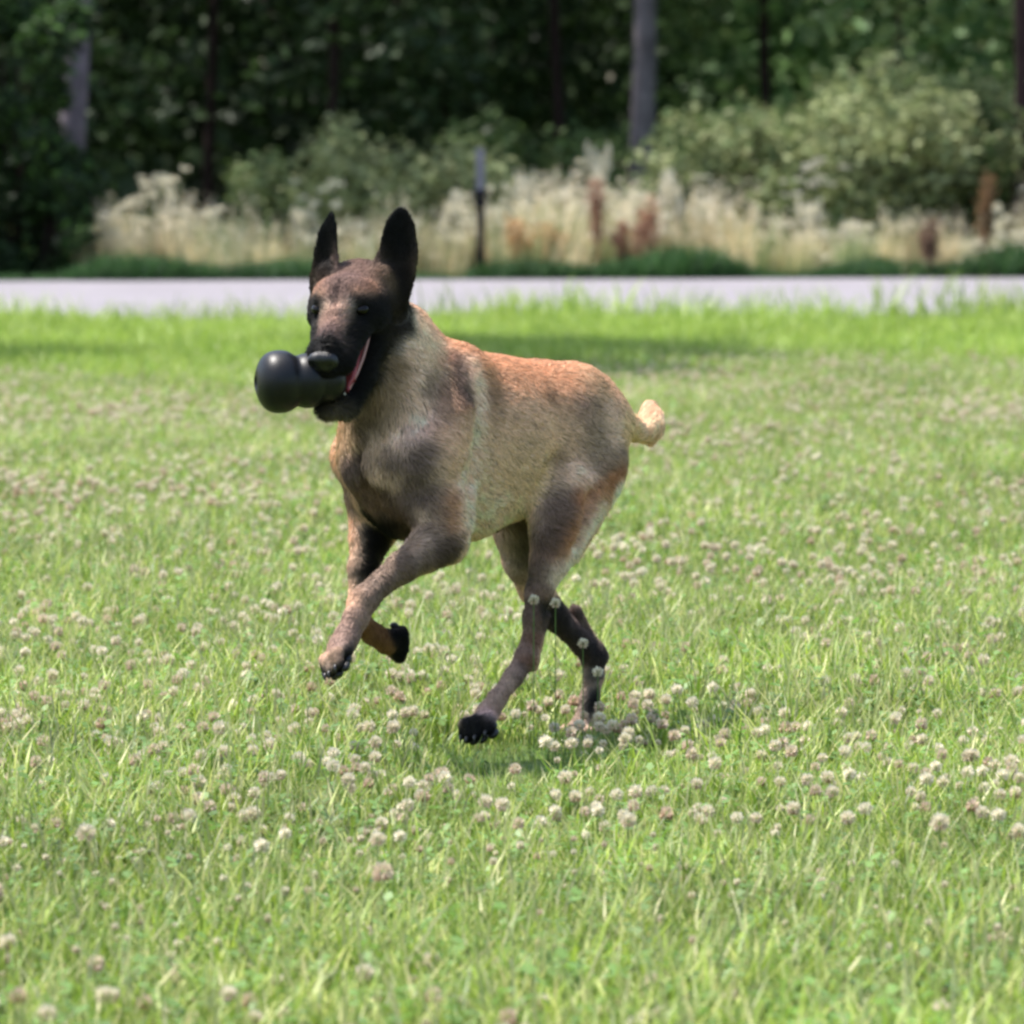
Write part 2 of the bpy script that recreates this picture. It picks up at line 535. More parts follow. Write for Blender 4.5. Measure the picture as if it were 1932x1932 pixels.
H_ = 0.0034
lo = np.array([-0.46, -0.62, -0.02]); hi = np.array([0.30, 0.50, 0.93])
dims = np.ceil((hi - lo) / H_).astype(int)
GX = (lo[0] + H_ * np.arange(dims[0])).astype(np.float32)
GY = (lo[1] + H_ * np.arange(dims[1])).astype(np.float32)
GZ = (lo[2] + H_ * np.arange(dims[2])).astype(np.float32)
FLD = np.full(tuple(dims), 0.08, dtype=np.float32)


def _box(pts, r):
    pts = np.array(pts); a = pts.min(0) - r; b = pts.max(0) + r
    i0 = np.clip(np.floor((a - lo) / H_).astype(int), 0, dims); i1 = np.clip(np.ceil((b - lo) / H_).astype(int) + 1, 0, dims)
    sl = tuple(slice(i0[k], i1[k]) for k in range(3))
    X = np.stack(np.meshgrid(GX[sl[0]], GY[sl[1]], GZ[sl[2]], indexing='ij'), -1)
    return sl, X


def _smin(a, b, k):
    h = np.clip(0.5 + 0.5 * (b - a) / k, 0, 1)
    return b * (1 - h) + a * h - k * h * (1 - h)


def _cone_d(X, a, b, ra, rb, squash):
    p = X - a.astype(np.float32); ab = (b - a).astype(np.float32)
    if squash:
        for n, f in squash:
            n = np.asarray(n, np.float32)
            p = p + ((1 / f - 1) * (p @ n))[..., None] * n
            ab = ab + (1 / f - 1) * (ab @ n) * n
        sc = min(min(f for n, f in squash), 1.0)
    else: sc = 1.0
    q = float(ab @ ab) + 1e-9
    t = np.clip((p @ ab) / q, 0, 1)
    d = np.linalg.norm(p - t[..., None] * ab, axis=-1) - (ra + t * (rb - ra))
    return d * sc


def cone(a, b, ra, rb, k=0.02, squash=None, cut=False):
    a = np.asarray(a, float); b = np.asarray(b, float)
    m = max(ra, rb) * max([1.0] + [f for n, f in (squash or [])]) + k + 0.012
    sl, X = _box([a, b], m)
    d = _cone_d(X, a, b, ra, rb, squash).astype(np.float32)
    F = FLD[sl]
    FLD[sl] = -_smin(-F, d, k) if cut else _smin(F, d, k)


def chain(pts, k=0.02, squash=None):
    for (p, r), (q, s) in zip(pts[:-1], pts[1:]): cone(p, q, r, s, k, squash)


def surface(F):
    """naive surface nets"""
    S = F < 0
    c = [(i, j, k) for i in (0, 1) for j in (0, 1) for k in (0, 1)]
    def sh(a, o): return a[o[0]:a.shape[0] - 1 + o[0], o[1]:a.shape[1] - 1 + o[1], o[2]:a.shape[2] - 1 + o[2]]
    cnt = np.zeros(tuple(np.array(F.shape) - 1), np.int8)
    for o in c: cnt += sh(S, o)
    cells = np.argwhere((cnt > 0) & (cnt < 8))
    val = {o: F[tuple((cells + o).T)] for o in c}
    acc = np.zeros((len(cells), 3)); n = np.zeros(len(cells))
    for o in c:
        for ax in range(3):
            if o[ax]: continue
            q = list(o); q[ax] = 1; q = tuple(q)
            a, b = val[o], val[q]; m = (a < 0) != (b < 0)
            t = np.where(m, a / np.where(m, a - b, 1), 0)
            for d in range(3):
                acc[:, d] += np.where(m, o[d] + (t if d == ax else 0), 0)
            n += m
    V = cells + acc / n[:, None]
    idx = np.full(cnt.shape, -1, np.int32); idx[tuple(cells.T)] = np.arange(len(cells))
    Q = []
    for ax in range(3):
        u, w = (ax + 1) % 3, (ax + 2) % 3
        a = [slice(1, -1)] * 3; a[ax] = slice(0, -1); b = list(a); b[ax] = slice(1, None)
        sa, sb = S[tuple(a)], S[tuple(b)]
        e = np.argwhere(sa != sb)
        sgn = sa[tuple(e.T)]
        base = e.copy(); base[:, u] += 1; base[:, w] += 1          # edge start in grid indices
        def cell(du, dw):
            z = base.copy(); z[:, u] -= du; z[:, w] -= dw
            return idx[tuple(z.T)]
        q = np.stack([cell(1, 1), cell(0, 1), cell(0, 0), cell(1, 0)], 1)
        q[~sgn] = q[~sgn][:, ::-1]
        Q.append(q)
    return V, np.concatenate(Q)


lat = lambda f: [(LF, f)]
# ---- trunk
cone(A(775, 850, 0), A(850, 838, 0), .098, .134, .03, lat(.74))
cone(A(850, 836, 0), A(930, 828, 0), .133, .125, .03, lat(.77))
cone(A(930, 828, 0), A(1020, 797, 0), .125, .090, .03, lat(.84))
cone(A(1020, 797, 0), A(1085, 785, 0), .090, .070, .03, lat(.88))
cone(A(1085, 785, 0), A(1120, 805, 0), .070, .048, .03, lat(.9))
for t in (.035, -.035): cone(A(1060 + t * 800, 738, t), A(1122 + t * 800, 795, t), .034, .034, .03)    # croup
cone(A(770, 930, 0), A(880, 955, 0), .046, .042, .04)                    # brisket
cone(A(715, 875, 0), A(765, 955, 0), .046, .044, .04)                    # prosternum
cone(A(880, 945, 0), A(1000, 892, 0), .038, .030, .035)                  # belly
cone(A(925, 968, .01), A(934, 990, .02), .012, .007, .008)
# ---- neck
neck = [(A(830, 770, 0), .082), (A(785, 722, 0), .067), (A(744, 660, 0), .055), (Hd(-.035, .0, -.020), .044)]
chain(neck, .035)
cone(A(815, 700, 0), A(765, 618, 0), .032, .028, .03)                     # crest of the neck
cone(A(860, 720, 0), A(815, 700, 0), .040, .034, .03)
cone(A(715, 850, 0), Hd(-.01, 0, -.055), .050, .036, .045)                # throat
cone(A(770, 820, .045), Hd(-.03, .03, -.045), .05, .034, .04)
cone(A(765, 820, -.04), Hd(-.03, -.03, -.045), .05, .034, .04)
# shoulder blades, points of the shoulder, upper arms
cone(A(870, 705, .040), A(800, 865, .082), .036, .044, .035)
cone(A(800, 865, .082), A(832, 985, .088), .044, .037, .03)
cone(A(855, 800, .070), A(842, 975, .085), .036, .038, .03)
cone(A(805, 720, -.05), A(684, 862, -.075), .036, .038, .035)
cone(A(684, 862, -.075), A(714, 960, -.085), .038, .037, .03)
cone(A(745, 800, -.065), A(730, 960, -.08), .036, .036, .03)
cone(A(878, 890, .124), A(876, 1010, .122), .008, .010, .016, cut=True)      # behind the upper arm
cone(A(772, 850, .045), A(778, 930, .05), .038, .032, .03)
cone(A(712, 860, -.03), A(712, 930, -.045), .036, .032, .03)
cone(A(735, 845, .012) + FW * .060, A(752, 960, .012) + FW * .054, .006, .012, .020, cut=True)   # hollows of the chest
cone(A(676, 850, -.035) + FW * .055, A(690, 960, -.045) + FW * .050, .004, .010, .020, cut=True)
cone(A(905, 735, .113), A(897, 905, .118), .010, .013, .020, cut=True)      # behind the shoulder blade
cone(A(838, 735, .100), A(800, 800, .110), .006, .008, .016, cut=True)      # in front of it

# ---- forelegs (left one reaches forward, right one folded under)
EL = A(836, 1020, .10)
chain([(EL, .031), (A(800, 1042, .098), .0285), (A(757, 1072, .088), .0215), (A(714, 1106, .078), .0165), (A(690, 1130, .072), .0195),
       (A(672, 1165, .070), .0175), (A(655, 1200, .070), .0165)], .010)
cone(A(853, 1036, .10), A(842, 1010, .10), .015, .025, .015)              # elbow point
cone(A(822, 950, .093), EL, .038, .030, .025)
ER = A(707, 975, -.092)
cone(A(707, 935, -.09), ER, .040, .031, .025)
chain([(ER, .032), (A(700, 1010, -.090), .030), (A(685, 1075, -.086), .021), (A(676, 1140, -.08), .0155), (A(677, 1172, -.078), .0170),
       (A(704, 1196, -.074), .0150), (A(732, 1210, -.072), .0160)], .010)
cone(A(722, 1000, -.09), A(712, 975, -.09), .018, .03, .02)


def toes(c, d, side, up, r=.0115, length=.030, spread=.0115, pads=True):
    """four toes fanned from c along d; returns pads and claw places"""
    out = []
    d = d / np.linalg.norm(d); side = side / np.linalg.norm(side); up = np.cross(d, side); up /= np.linalg.norm(up)
    cone(c - d * .014, c + d * .006, .0185, .0185, .010, [(up, .8)])
    for i, q in enumerate((-1.5, -.5, .5, 1.5)):
        ln = length * (1.0 if abs(q) < 1 else .78)
        a = c + side * q * spread * .8
        k = a + d * ln * .62 + side * q * spread * .22 + up * .006
        e = a + d * ln * 1.0 + side * q * spread * .36 - up * .004
        cone(a, k, r * .85, r * .95, .003); cone(k, e, r * .95, r * .8, .003)
        out.append((e - up * .006 - d * .004, e + d * .009 - up * .001, d, side, up))
    return out


PAW = {}
# left fore paw: hangs forward and down, its top to the camera and left
cone(A(655, 1200, .070), A(643, 1222, .072), .0170, .019, .010)
PAW['fl'] = toes(A(640, 1228, .072), A(612, 1275, .085) - A(640, 1228, .072), np.array([.38, -.88, .28]), None, .0108, .042, .0145)
# right fore paw: folded back, pads turned away from the direction of travel
PAW['fr'] = toes(A(740, 1213, -.072), A(795, 1220, -.085) - A(740, 1213, -.072), np.array([.1, -.5, .8]), None, .0112, .032, .0140)

# ---- hind legs
HLp = A(1085, 800, .050)
cone(HLp, A(1072, 935, .078), .070, .052, .035, lat(.68))                  # thigh
cone(A(1130, 815, .055), A(1122, 900, .072), .044, .040, .035, lat(.8))
cone(A(1132, 880, .070), A(1068, 1040, .078), .034, .022, .03)               # back of the thigh
cone(A(1078, 930, .080), A(1050, 1010, .086), .044, .034, .03, lat(.85))
cone(A(1056, 985, .086), A(1036, 1065, .085), .036, .027, .025)
chain([(A(1037, 1060, .084), .028), (A(1016, 1120, .080), .0195), (A(1006, 1165, .078), .0145), (A(1001, 1215, .076), .0135),
       (A(993, 1240, .076), .0160), (A(968, 1278, .076), .0135), (A(938, 1318, .076), .0130), (A(920, 1345, .076), .0150)], .010)
cone(A(1004, 1254, .076), A(994, 1235, .076), .008, .013, .010)             # point of the hock
cone(A(1050, 870, .112), A(1020, 945, .108), .010, .014, .020, cut=True)      # flank hollow in front of the thigh
cone(A(1108, 930, .120), A(1082, 1030, .116), .006, .007, .015, cut=True)    # between the thigh muscles
HR = A(1005, 850, -.055)
cone(HR, A(985, 985, -.075), .058, .048, .035, lat(.7))
cone(A(990, 980, -.075), A(985, 1060, -.078), .042, .029, .03, lat(.9))
cone(A(1005, 990, -.07), A(1015, 1080, -.075), .036, .024, .03)
chain([(A(985, 1055, -.078), .029), (A(1010, 1110, -.078), .0255), (A(1050, 1165, -.076), .0205), (A(1098, 1215, -.074), .0165),
       (A(1120, 1240, -.072), .0185), (A(1120, 1275, -.072), .0150), (A(1112, 1320, -.072), .0140), (A(1100, 1362, -.072), .0150)], .010)
cone(A(1136, 1240, -.072), A(1122, 1232, -.072), .009, .016, .010)
cone(A(1136, 1240, -.072), A(1085, 1150, -.076), .006, .009, .012)          # tendon
cone(A(1004, 1254, .076), A(1030, 1160, .079), .005, .007, .012)
PAW['hl'] = toes(A(912, 1356, .076), A(885, 1392, .085) - A(912, 1356, .076), np.array([.75, -.6, .2]), None, .0115, .036, .0145)
PAW['hr'] = toes(A(1092, 1378, -.072), A(1075, 1410, -.05) - A(1092, 1378, -.072), np.array([.75, -.6, .0]), None, .0112, .030, .0135)

# ---- tail
tl = [(A(1150, 785, 0), .027), (A(1180, 802, 0), .018), (A(1196, 811, -.005), .0145)]
b0 = tl[-1][0]
tl += [(at(1213, 815, b0[1] + .05), .0150), (at(1226, 806, b0[1] + .08), .0195), (at(1228, 790, b0[1] + .10), .0170), (at(1226, 774, b0[1] + .12), .0100), (at(1222, 758, b0[1] + .13), .001)]
cone(at(1222, 808, b0[1] + .08), at(1224, 832, b0[1] + .08), .016, .009, .016)
chain(tl, .012)

# ---- head
hs = lambda f: [(HL, f)]
cone(Hd(-.036, 0, -.014), Hd(.022, 0, -.006), .041, .040, .02, hs(1.36))                # skull
for s in (1, -1):
    cone(Hd(.026, .026 * s, .006), Hd(.050, .029 * s, .008), .022, .014, .012)         # brow
    cone(Hd(-.035, .038 * s, -.022), Hd(.030, .038 * s, -.026), .034, .024, .02)       # cheek
    cone(Hd(.045, .032 * s, -.022), Hd(.080, .024 * s, -.030), .019, .018, .015)
    cone(Hd(-.030, .046 * s, .000), Hd(-.025, .048 * s, .018), .020, .014, .02)        # ear root
    cone(Hd(.064, .0225 * s, -.034), Hd(.140, .0195 * s, -.047), .0185, .0180, .012)   # flews
    cone(Hd(.125, .015 * s, -.046), Hd(.158, .009 * s, -.046), .0180, .0145, .010)
cone(Hd(.050, 0, -.012), Hd(.150, 0, -.028), .029, .0200, .018, hs(.88))               # bridge
cone(Hd(.035, 0, .006), Hd(.060, 0, -.004), .032, .026, .02)
cone(Hd(.046, 0, .037), Hd(.075, 0, .016), .003, .004, .010, cut=True)                 # furrow
EYES = {}
for s in (1, -1):
    e = Hd(.060, .0335 * s, .000)
    cone(e + HF * .012 + HL * .005 * s, e + HF * .014 + HL * .008 * s, .009, .009, .009, cut=True)
    EYES[s] = e
# lower jaw, dropped open
J0 = Hd(.012, 0, -.058)
CH = at(634, 771, Hd(.118, 0, -.06)[1])
jl = np.linalg.norm(CH - J0)
jd = (CH - J0) / jl
jh = HL - (HL @ jd) * jd; jh /= np.linalg.norm(jh)
ju = np.cross(jd, jh)
J = lambda f, l, u: J0 + f * (jl / .106) * jd + l * jh + u * ju
for s in (1, -1):
    cone(J(-.005, .033 * s, -.008), J(.060, .027 * s, -.010), .021, .0155, .014)
    cone(J(.060, .027 * s, -.010), J(.104, .017 * s, -.004), .0150, .0130, .008)
cone(J(.000, 0, -.014), J(.090, 0, -.014), .026, .016, .014)
cone(J(.104, -.013, -.002), J(.104, .013, -.002), .0150, .0150, .008)
cone(J(.050, 0, .018), J(.098, 0, .012), .016, .0105, .006, cut=True)                     # floor of the mouth
cone(Hd(.06, 0, -.068), Hd(.145, 0, -.072), .016, .014, .006, cut=True)                  # roof of the mouth


# ---- ears: cupped shells cut from an outline
def ear(outline, origin, ax, up, nrm, th, cup, centre):
    ax = ax / np.linalg.norm(ax); nrm = nrm / np.linalg.norm(nrm)
    P = np.array(outline, float)
    pts3 = [origin + p[0] * ax + p[1] * up for p in P]
    sl, X = _box(pts3, .035)
    q = X - origin.astype(np.float32)
    u = q @ ax.astype(np.float32); v = q @ up.astype(np.float32); w = q @ nrm.astype(np.float32)
    d = np.full(u.shape, 1e9, np.float32); sg = np.ones(u.shape, np.float32)
    n = len(P)
    for i in range(n):
        a, b = P[i], P[i - 1]
        ex, ey = b - a
        wx, wy = u - a[0], v - a[1]
        t = np.clip((wx * ex + wy * ey) / (ex * ex + ey * ey), 0, 1)
        d = np.minimum(d, (wx - ex * t) ** 2 + (wy - ey * t) ** 2)
        c1 = v >= a[1]; c2 = v < b[1]; c3 = ex * wy > ey * wx
        flip = (c1 & c2 & c3) | (~c1 & ~c2 & ~c3)
        sg = np.where(flip, -sg, sg)
    d2 = sg * np.sqrt(d)
    uc = centre[0] + centre[1] * v
    ww = w - cup * (u - uc) ** 2 + cup * 0.02 ** 2
    e = _smin(-(d2 - .0045), -(np.abs(ww) - th), .005)
    e = -e
    FLD[sl] = _smin(FLD[sl], e.astype(np.float32), .009)


pc = lambda L_, x0, y0, k=1.0: [((x - x0) * PX * k, (y0 - y) * PX) for x, y in L_]
upv = np.array([0, .10, .995])
oR = at(748, 530, HO[1] + .008)
ear(pc([(752, 401), (740, 412), (731, 432), (724, 468), (712, 500), (716, 528), (730, 548), (745, 564), (760, 577), (770, 556), (782, 520), (786, 478), (777, 430), (764, 407)], 748, 530),
    oR, np.array([1, -.25, 0]), upv, np.array([-.25, -1, 0]), .0042, 14.0, (.002, .08))
oL = at(616, 520, HO[1] + .03)
ear(pc([(622, 410), (613, 422), (602, 442), (594, 480), (588, 525), (600, 560), (632, 556), (646, 520), (641, 498), (634, 465), (629, 430)], 616, 520, 1.12),
    oL, np.array([.69, -.72, 0]), upv, np.array([-.72, -.69, 0]), .0042, 14.0, (.0, .05))

V, Q = surface(FLD)
V = V * H_ + lo
del FLD


# ---- smooth a little to lose the grid
def smooth(V, Q, it=3, lam=.5):
    e = np.concatenate([Q[:, [0, 1]], Q[:, [1, 2]], Q[:, [2, 3]], Q[:, [3, 0]]])
    for _ in range(it):
        s = np.zeros_like(V); n = np.zeros(len(V))
        for d in range(3):
            s[:, d] = np.bincount(e[:, 0], V[e[:, 1], d], len(V)) + np.bincount(e[:, 1], V[e[:, 0], d], len(V))
        n = np.bincount(e[:, 0], minlength=len(V)) + np.bincount(e[:, 1], minlength=len(V))
        V = V + lam * (s / n[:, None] - V)
    return V


V = smooth(V, Q, 3)
fn = np.cross(V[Q[:, 2]] - V[Q[:, 0]], V[Q[:, 3]] - V[Q[:, 1]])
VN = np.zeros_like(V)
for j in range(4):
    for d in range(3): VN[:, d] += np.bincount(Q[:, j], fn[:, d], len(V))
VN /= np.linalg.norm(VN, axis=1)[:, None] + 1e-12


# ---- coat colour: patches of pigment, with some light and shade painted in
def vnoise(P, scale, seed=0):
    """cheap smooth noise from summed sines"""
    g = np.random.default_rng(seed); o = np.zeros(len(P))
    for _ in range(10):
        k = g.normal(size=3) * scale; o += np.sin(P @ k + g.uniform(0, 6.28))
    return o / 3.2


BLACK = (.0032, .0030, .0034); TAN = srgb(214, 190, 166); ORANGE = srgb(202, 164, 132); CREAM = srgb(205, 184, 155)
GREY = srgb(146, 130, 122); SILVER = srgb(236, 216, 200); BROWN = srgb(124, 104, 86); SMOKE = srgb(92, 82, 80); PINK = srgb(144, 132, 120)
patches = []
def patch(p, r, col, w=1.0, both=True):
    patches.append((np.asarray(p, float), r, np.array(col), w))
_cp, _sp = math.cos(PITCH), math.sin(PITCH)
_rel = V - CAM
_dep = _rel[:, 1] * _cp - _rel[:, 2] * _sp
_vx = 966 + _rel[:, 0] / _dep * FPX
_vy = 966 - (_rel[:, 1] * _sp + _rel[:, 2] * _cp) / _dep * FPX
_front = ((CAM - V) * VN).sum(1) > 0


def pa(px, py, r, col, w=1.0, t=None):
    """colour where the coat is seen at (px, py); r in metres"""
    d2 = (_vx - px) ** 2 + (_vy - py) ** 2
    m = np.where((d2 < 100) & _front)[0]
    if len(m) == 0: m = np.where(d2 < 900)[0]
    if len(m) == 0: p = A(px, py, 0 if t is None else t)
    else: p = V[m[np.argmin(_dep[m])]]
    patch(p, r, col, w)


def pm(lst, r, col, w):
    for x, y in lst: pa(x, y, r, col, w)


OLV = srgb(212, 192, 166)
# back and flank; shade of a small fold and the thigh crease painted in
pm([(900, 664), (930, 668), (960, 672), (1000, 676), (1040, 688), (1070, 700)], .026, ORANGE, 2.2)
pm([(940, 700), (980, 705), (1020, 715), (1064, 722)], .022, ORANGE, 1.4)
pm([(1105, 705), (1120, 722)], .018, CREAM, 1.4); pm([(1037, 735), (1045, 745)], .010, BROWN, 2.0); pm([(1075, 745), (1010, 745)], .02, TAN, 1.5)
pm([(1109, 750), (1100, 770)], .016, GREY, 1.8); pm([(1124, 795), (1124, 850), (1160, 850)], .022, PINK, 1.6); pm([(1154, 790), (1165, 815)], .014, SILVER, 2.0)
pm([(1079, 821), (1060, 790), (1030, 800)], .026, TAN, 1.3); pm([(960, 760), (990, 780), (960, 800)], .026, TAN, 1.4)
pm([(936, 728), (933, 752), (930, 778)], .014, srgb(124, 100, 86), 2.6); pm([(950, 820), (940, 850), (985, 850)], .028, OLV, 1.4)
pm([(990, 896), (1020, 880), (1000, 920), (960, 900)], .024, OLV, 1.6); pm([(900, 880), (905, 915), (880, 930)], .022, SILVER, 1.5)
pm([(885, 960), (900, 965), (930, 960), (960, 970), (890, 1000), (1000, 955)], .022, SILVER, 2.4)
pm([(1064, 862), (1060, 884)], .010, BROWN, 2.4); pm([(1070, 898), (1085, 890), (1109, 895)], .014, SILVER, 1.6)
# stripe behind the shoulder, partly fur sheen put into the colour, and the darker marks in front of it
pm([(882, 672), (889, 690), (896, 706), (902, 722), (908, 738), (911, 755), (910, 775), (906, 795), (900, 815), (893, 835)], .0085, srgb(240, 220, 200), 11)
pm([(862, 672), (866, 690), (870, 706), (873, 724), (874, 740)], .0085, SMOKE, 7); pm([(822, 690), (812, 712), (802, 735)], .010, SMOKE, 3.5)
pm([(840, 717), (845, 745), (835, 770)], .016, srgb(150, 126, 108), 2.5); pm([(855, 792), (850, 820), (868, 800)], .016, TAN, 2)
pm([(840, 836), (846, 870), (850, 900)], .018, TAN, 2.0); pm([(825, 870), (822, 900)], .012, SILVER, 2.4)
pm([(852, 940), (854, 965), (852, 990)], .011, srgb(172, 124, 84), 4); pm([(830, 960), (832, 990), (816, 990)], .014, GREY, 2.5)
# chest: grey coat, with shade of its hollows partly put into the colour
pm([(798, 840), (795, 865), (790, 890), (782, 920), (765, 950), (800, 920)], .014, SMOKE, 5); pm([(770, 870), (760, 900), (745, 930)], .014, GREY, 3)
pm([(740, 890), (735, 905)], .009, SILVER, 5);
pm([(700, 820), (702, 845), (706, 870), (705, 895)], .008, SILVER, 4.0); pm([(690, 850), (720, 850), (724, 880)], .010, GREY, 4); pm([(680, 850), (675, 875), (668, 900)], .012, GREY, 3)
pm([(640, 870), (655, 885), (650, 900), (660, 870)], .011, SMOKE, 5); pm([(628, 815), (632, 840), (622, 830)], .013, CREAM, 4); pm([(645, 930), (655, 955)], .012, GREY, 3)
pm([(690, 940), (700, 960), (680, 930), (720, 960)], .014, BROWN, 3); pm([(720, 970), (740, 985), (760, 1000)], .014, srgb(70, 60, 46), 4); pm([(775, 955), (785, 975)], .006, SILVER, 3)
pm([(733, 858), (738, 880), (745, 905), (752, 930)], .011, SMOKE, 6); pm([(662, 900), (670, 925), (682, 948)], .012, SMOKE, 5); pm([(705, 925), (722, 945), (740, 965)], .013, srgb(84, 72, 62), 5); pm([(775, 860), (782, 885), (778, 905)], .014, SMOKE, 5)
# neck: cream nape; its sunlit rim and the throat shadow put into the colour
pm([(790, 600), (800, 620), (815, 638), (835, 655), (810, 650), (825, 680)], .013, srgb(222, 206, 184), 4.5)
pm([(790, 660), (800, 700), (780, 740), (770, 780), (790, 770)], .018, SILVER, 2.4); pm([(760, 700), (755, 740), (745, 780), (720, 770)], .014, srgb(118, 100, 72), 2.8)
pm([(730, 810), (750, 820), (765, 830)], .016, SILVER, 1.8); pm([(690, 800), (710, 790), (680, 815)], .013, srgb(90, 80, 62), 3.5)
pm([(830, 670), (845, 660)], .008, srgb(168, 110, 88), 4)
# near foreleg
for x, y in ((820, 1005), (800, 1025), (765, 1050), (730, 1075), (700, 1100)): pa(x, y, .014, PINK, 3.0); pa(x + 8, y + 22, .011, srgb(88, 76, 72), 6.0)
pm([(850, 1030), (846, 1045), (856, 1020)], .010, srgb(50, 40, 38), 5); pm([(798, 1010), (780, 1025)], .008, SILVER, 3); pm([(740, 1100), (770, 1080)], .007, BROWN, 3)
pm([(690, 1125), (680, 1150), (668, 1175), (655, 1195)], .014, srgb(150, 132, 122), 3.5); pm([(641, 1176), (635, 1195), (640, 1205)], .007, GREY, 4); pm([(672, 1200), (665, 1215)], .008, SMOKE, 4)
pm([(630, 1222), (622, 1238)], .007, srgb(160, 142, 124), 6); pm([(640, 1240), (628, 1256), (645, 1228)], .006, srgb(60, 52, 50), 7); pm([(617, 1252), (610, 1260)], .007, PINK, 6)
pm([(626, 1278), (640, 1268), (653, 1255), (662, 1240), (664, 1226)], .0085, BLACK, 16)
# far foreleg: sunlit front edge put into the colour, black inside
for y in (985, 1020, 1055, 1090, 1125): pa(661, y, .009, srgb(224, 196, 172), 8.0)
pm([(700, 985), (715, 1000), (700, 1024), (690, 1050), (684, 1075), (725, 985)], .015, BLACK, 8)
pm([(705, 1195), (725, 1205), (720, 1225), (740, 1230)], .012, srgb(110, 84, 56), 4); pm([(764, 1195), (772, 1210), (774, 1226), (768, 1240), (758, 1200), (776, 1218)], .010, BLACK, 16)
# hind leg near
pm([(1094, 938), (1130, 922), (1160, 905), (1175, 890)], .011, srgb(164, 116, 82), 3.5); pm([(1109, 975), (1130, 955), (1095, 1000)], .020, srgb(190, 150, 120), 2.5)
pm([(1049, 935), (1046, 956), (1038, 980), (1034, 1001), (1030, 1031)], .015, SMOKE, 4.5); pm([(1079, 1031), (1065, 1060), (1085, 1010)], .015, srgb(176, 132, 100), 2.8)
pm([(1049, 1090), (1038, 1120)], .013, BROWN, 2.6); pm([(1019, 1075), (1010, 1100), (1012, 1060)], .012, srgb(110, 98, 92), 3.5)
pm([(1172, 935), (1158, 968), (1143, 995), (1130, 1018), (1112, 1048), (1094, 1075), (1080, 1095)], .0105, srgb(238, 234, 224), 22)
pm([(1000, 1150), (998, 1180), (992, 1210)], .010, srgb(140, 124, 116), 3); pm([(1018, 1160), (1015, 1200), (1006, 1235)], .008, srgb(112, 84, 70), 5)
pm([(975, 1255), (955, 1285), (938, 1310)], .012, srgb(170, 154, 142), 4); pm([(1000, 1262), (990, 1272)], .008, SMOKE, 5); pm([(965, 1300), (945, 1325)], .007, BROWN, 4)
pm([(880, 1365), (885, 1385), (900, 1365), (915, 1375), (925, 1360)], .011, BLACK, 18); pm([(915, 1335), (925, 1345)], .008, srgb(180, 160, 156), 5)
# hind leg far
pm([(948, 1015), (952, 1045), (958, 1070)], .009, srgb(196, 184, 182), 6); pm([(968, 1000), (966, 1030), (970, 1060)], .011, srgb(128, 124, 110), 3)
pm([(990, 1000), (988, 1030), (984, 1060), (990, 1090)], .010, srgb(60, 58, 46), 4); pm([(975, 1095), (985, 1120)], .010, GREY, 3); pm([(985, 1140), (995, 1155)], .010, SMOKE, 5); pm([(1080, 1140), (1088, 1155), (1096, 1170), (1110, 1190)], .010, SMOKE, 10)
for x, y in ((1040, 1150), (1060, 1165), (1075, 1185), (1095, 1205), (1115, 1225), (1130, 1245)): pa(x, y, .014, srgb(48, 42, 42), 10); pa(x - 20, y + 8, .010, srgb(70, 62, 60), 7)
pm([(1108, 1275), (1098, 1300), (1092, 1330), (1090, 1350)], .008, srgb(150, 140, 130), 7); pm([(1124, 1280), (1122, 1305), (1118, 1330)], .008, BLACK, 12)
# tail, belly spot
pm([(1195, 812), (1215, 820), (1230, 805), (1238, 790)], .014, srgb(222, 200, 168), 6); pm([(1224, 768), (1222, 780)], .008, srgb(220, 184, 154), 4)
patch(A(936, 995, .02), .009, BLACK, 30)
# head
def ph(f, l, u, r, col, w=1.0): patch(Hd(f, l, u), r, col, w)
for s in (1, -1):
    ph(.075, .035 * s, -.035, .026, BLACK, 6); ph(.03, .055 * s, -.03, .030, BLACK, 6); ph(0, .07 * s, -.03, .028, srgb(46, 38, 34), 4.5)
    ph(.11, .026 * s, -.045, .022, BLACK, 8); ph(.145, .022 * s, -.05, .020, BLACK, 9); ph(.060, .036 * s, .000, .017, BLACK, 12); ph(.058, .036 * s, .016, .008, BLACK, 6)
    ph(.048, .026 * s, .020, .008, srgb(168, 136, 112), 6.0); ph(.02, .044 * s, .030, .014, srgb(140, 108, 86), 4); ph(-.02, .06 * s, .02, .02, BROWN, 2.0); ph(.03, .012 * s, .034, .014, srgb(120, 102, 96), 6)
    ph(.064, .013 * s, .006, .008, SILVER, 3)
ph(.02, 0, .036, .022, srgb(104, 90, 88), 7); ph(.045, 0, .028, .012, srgb(70, 60, 60), 6); ph(.078, 0, .004, .009, srgb(168, 146, 134), 6)
ph(.10, 0, -.006, .010, srgb(142, 120, 110), 6); ph(.125, 0, -.012, .010, srgb(92, 80, 80), 5); ph(.155, 0, -.022, .014, BLACK, 6); ph(.165, 0, -.035, .02, BLACK, 10)
ph(-.02, 0, .036, .03, srgb(116, 98, 90), 6)
patch(J(.05, 0, 0), .034, BLACK, 7); patch(J(.08, .01, 0), .026, BLACK, 9); patch(J(.105, 0, 0), .026, BLACK, 12); patch(J(.02, .03, -.005), .022, BLACK, 5); patch(J(.02, -.03, -.005), .022, BLACK, 5)
# ears black
for k in np.linspace(0, 1, 7):
    patch(at(750 + 2 * k, 560 - 160 * k, HO[1] + .03), .026, BLACK, 14)
    patch(at(614 + 8 * k, 525 - 120 * k, HO[1] + .03), .020, BLACK, 14)
# paws: dark pads below
for k in PAW:
    for a, b, d, sd_, up in PAW[k]:
        patch(a - up * .010, .012, BLACK, 7); patch(b, .010, BLACK, 5)


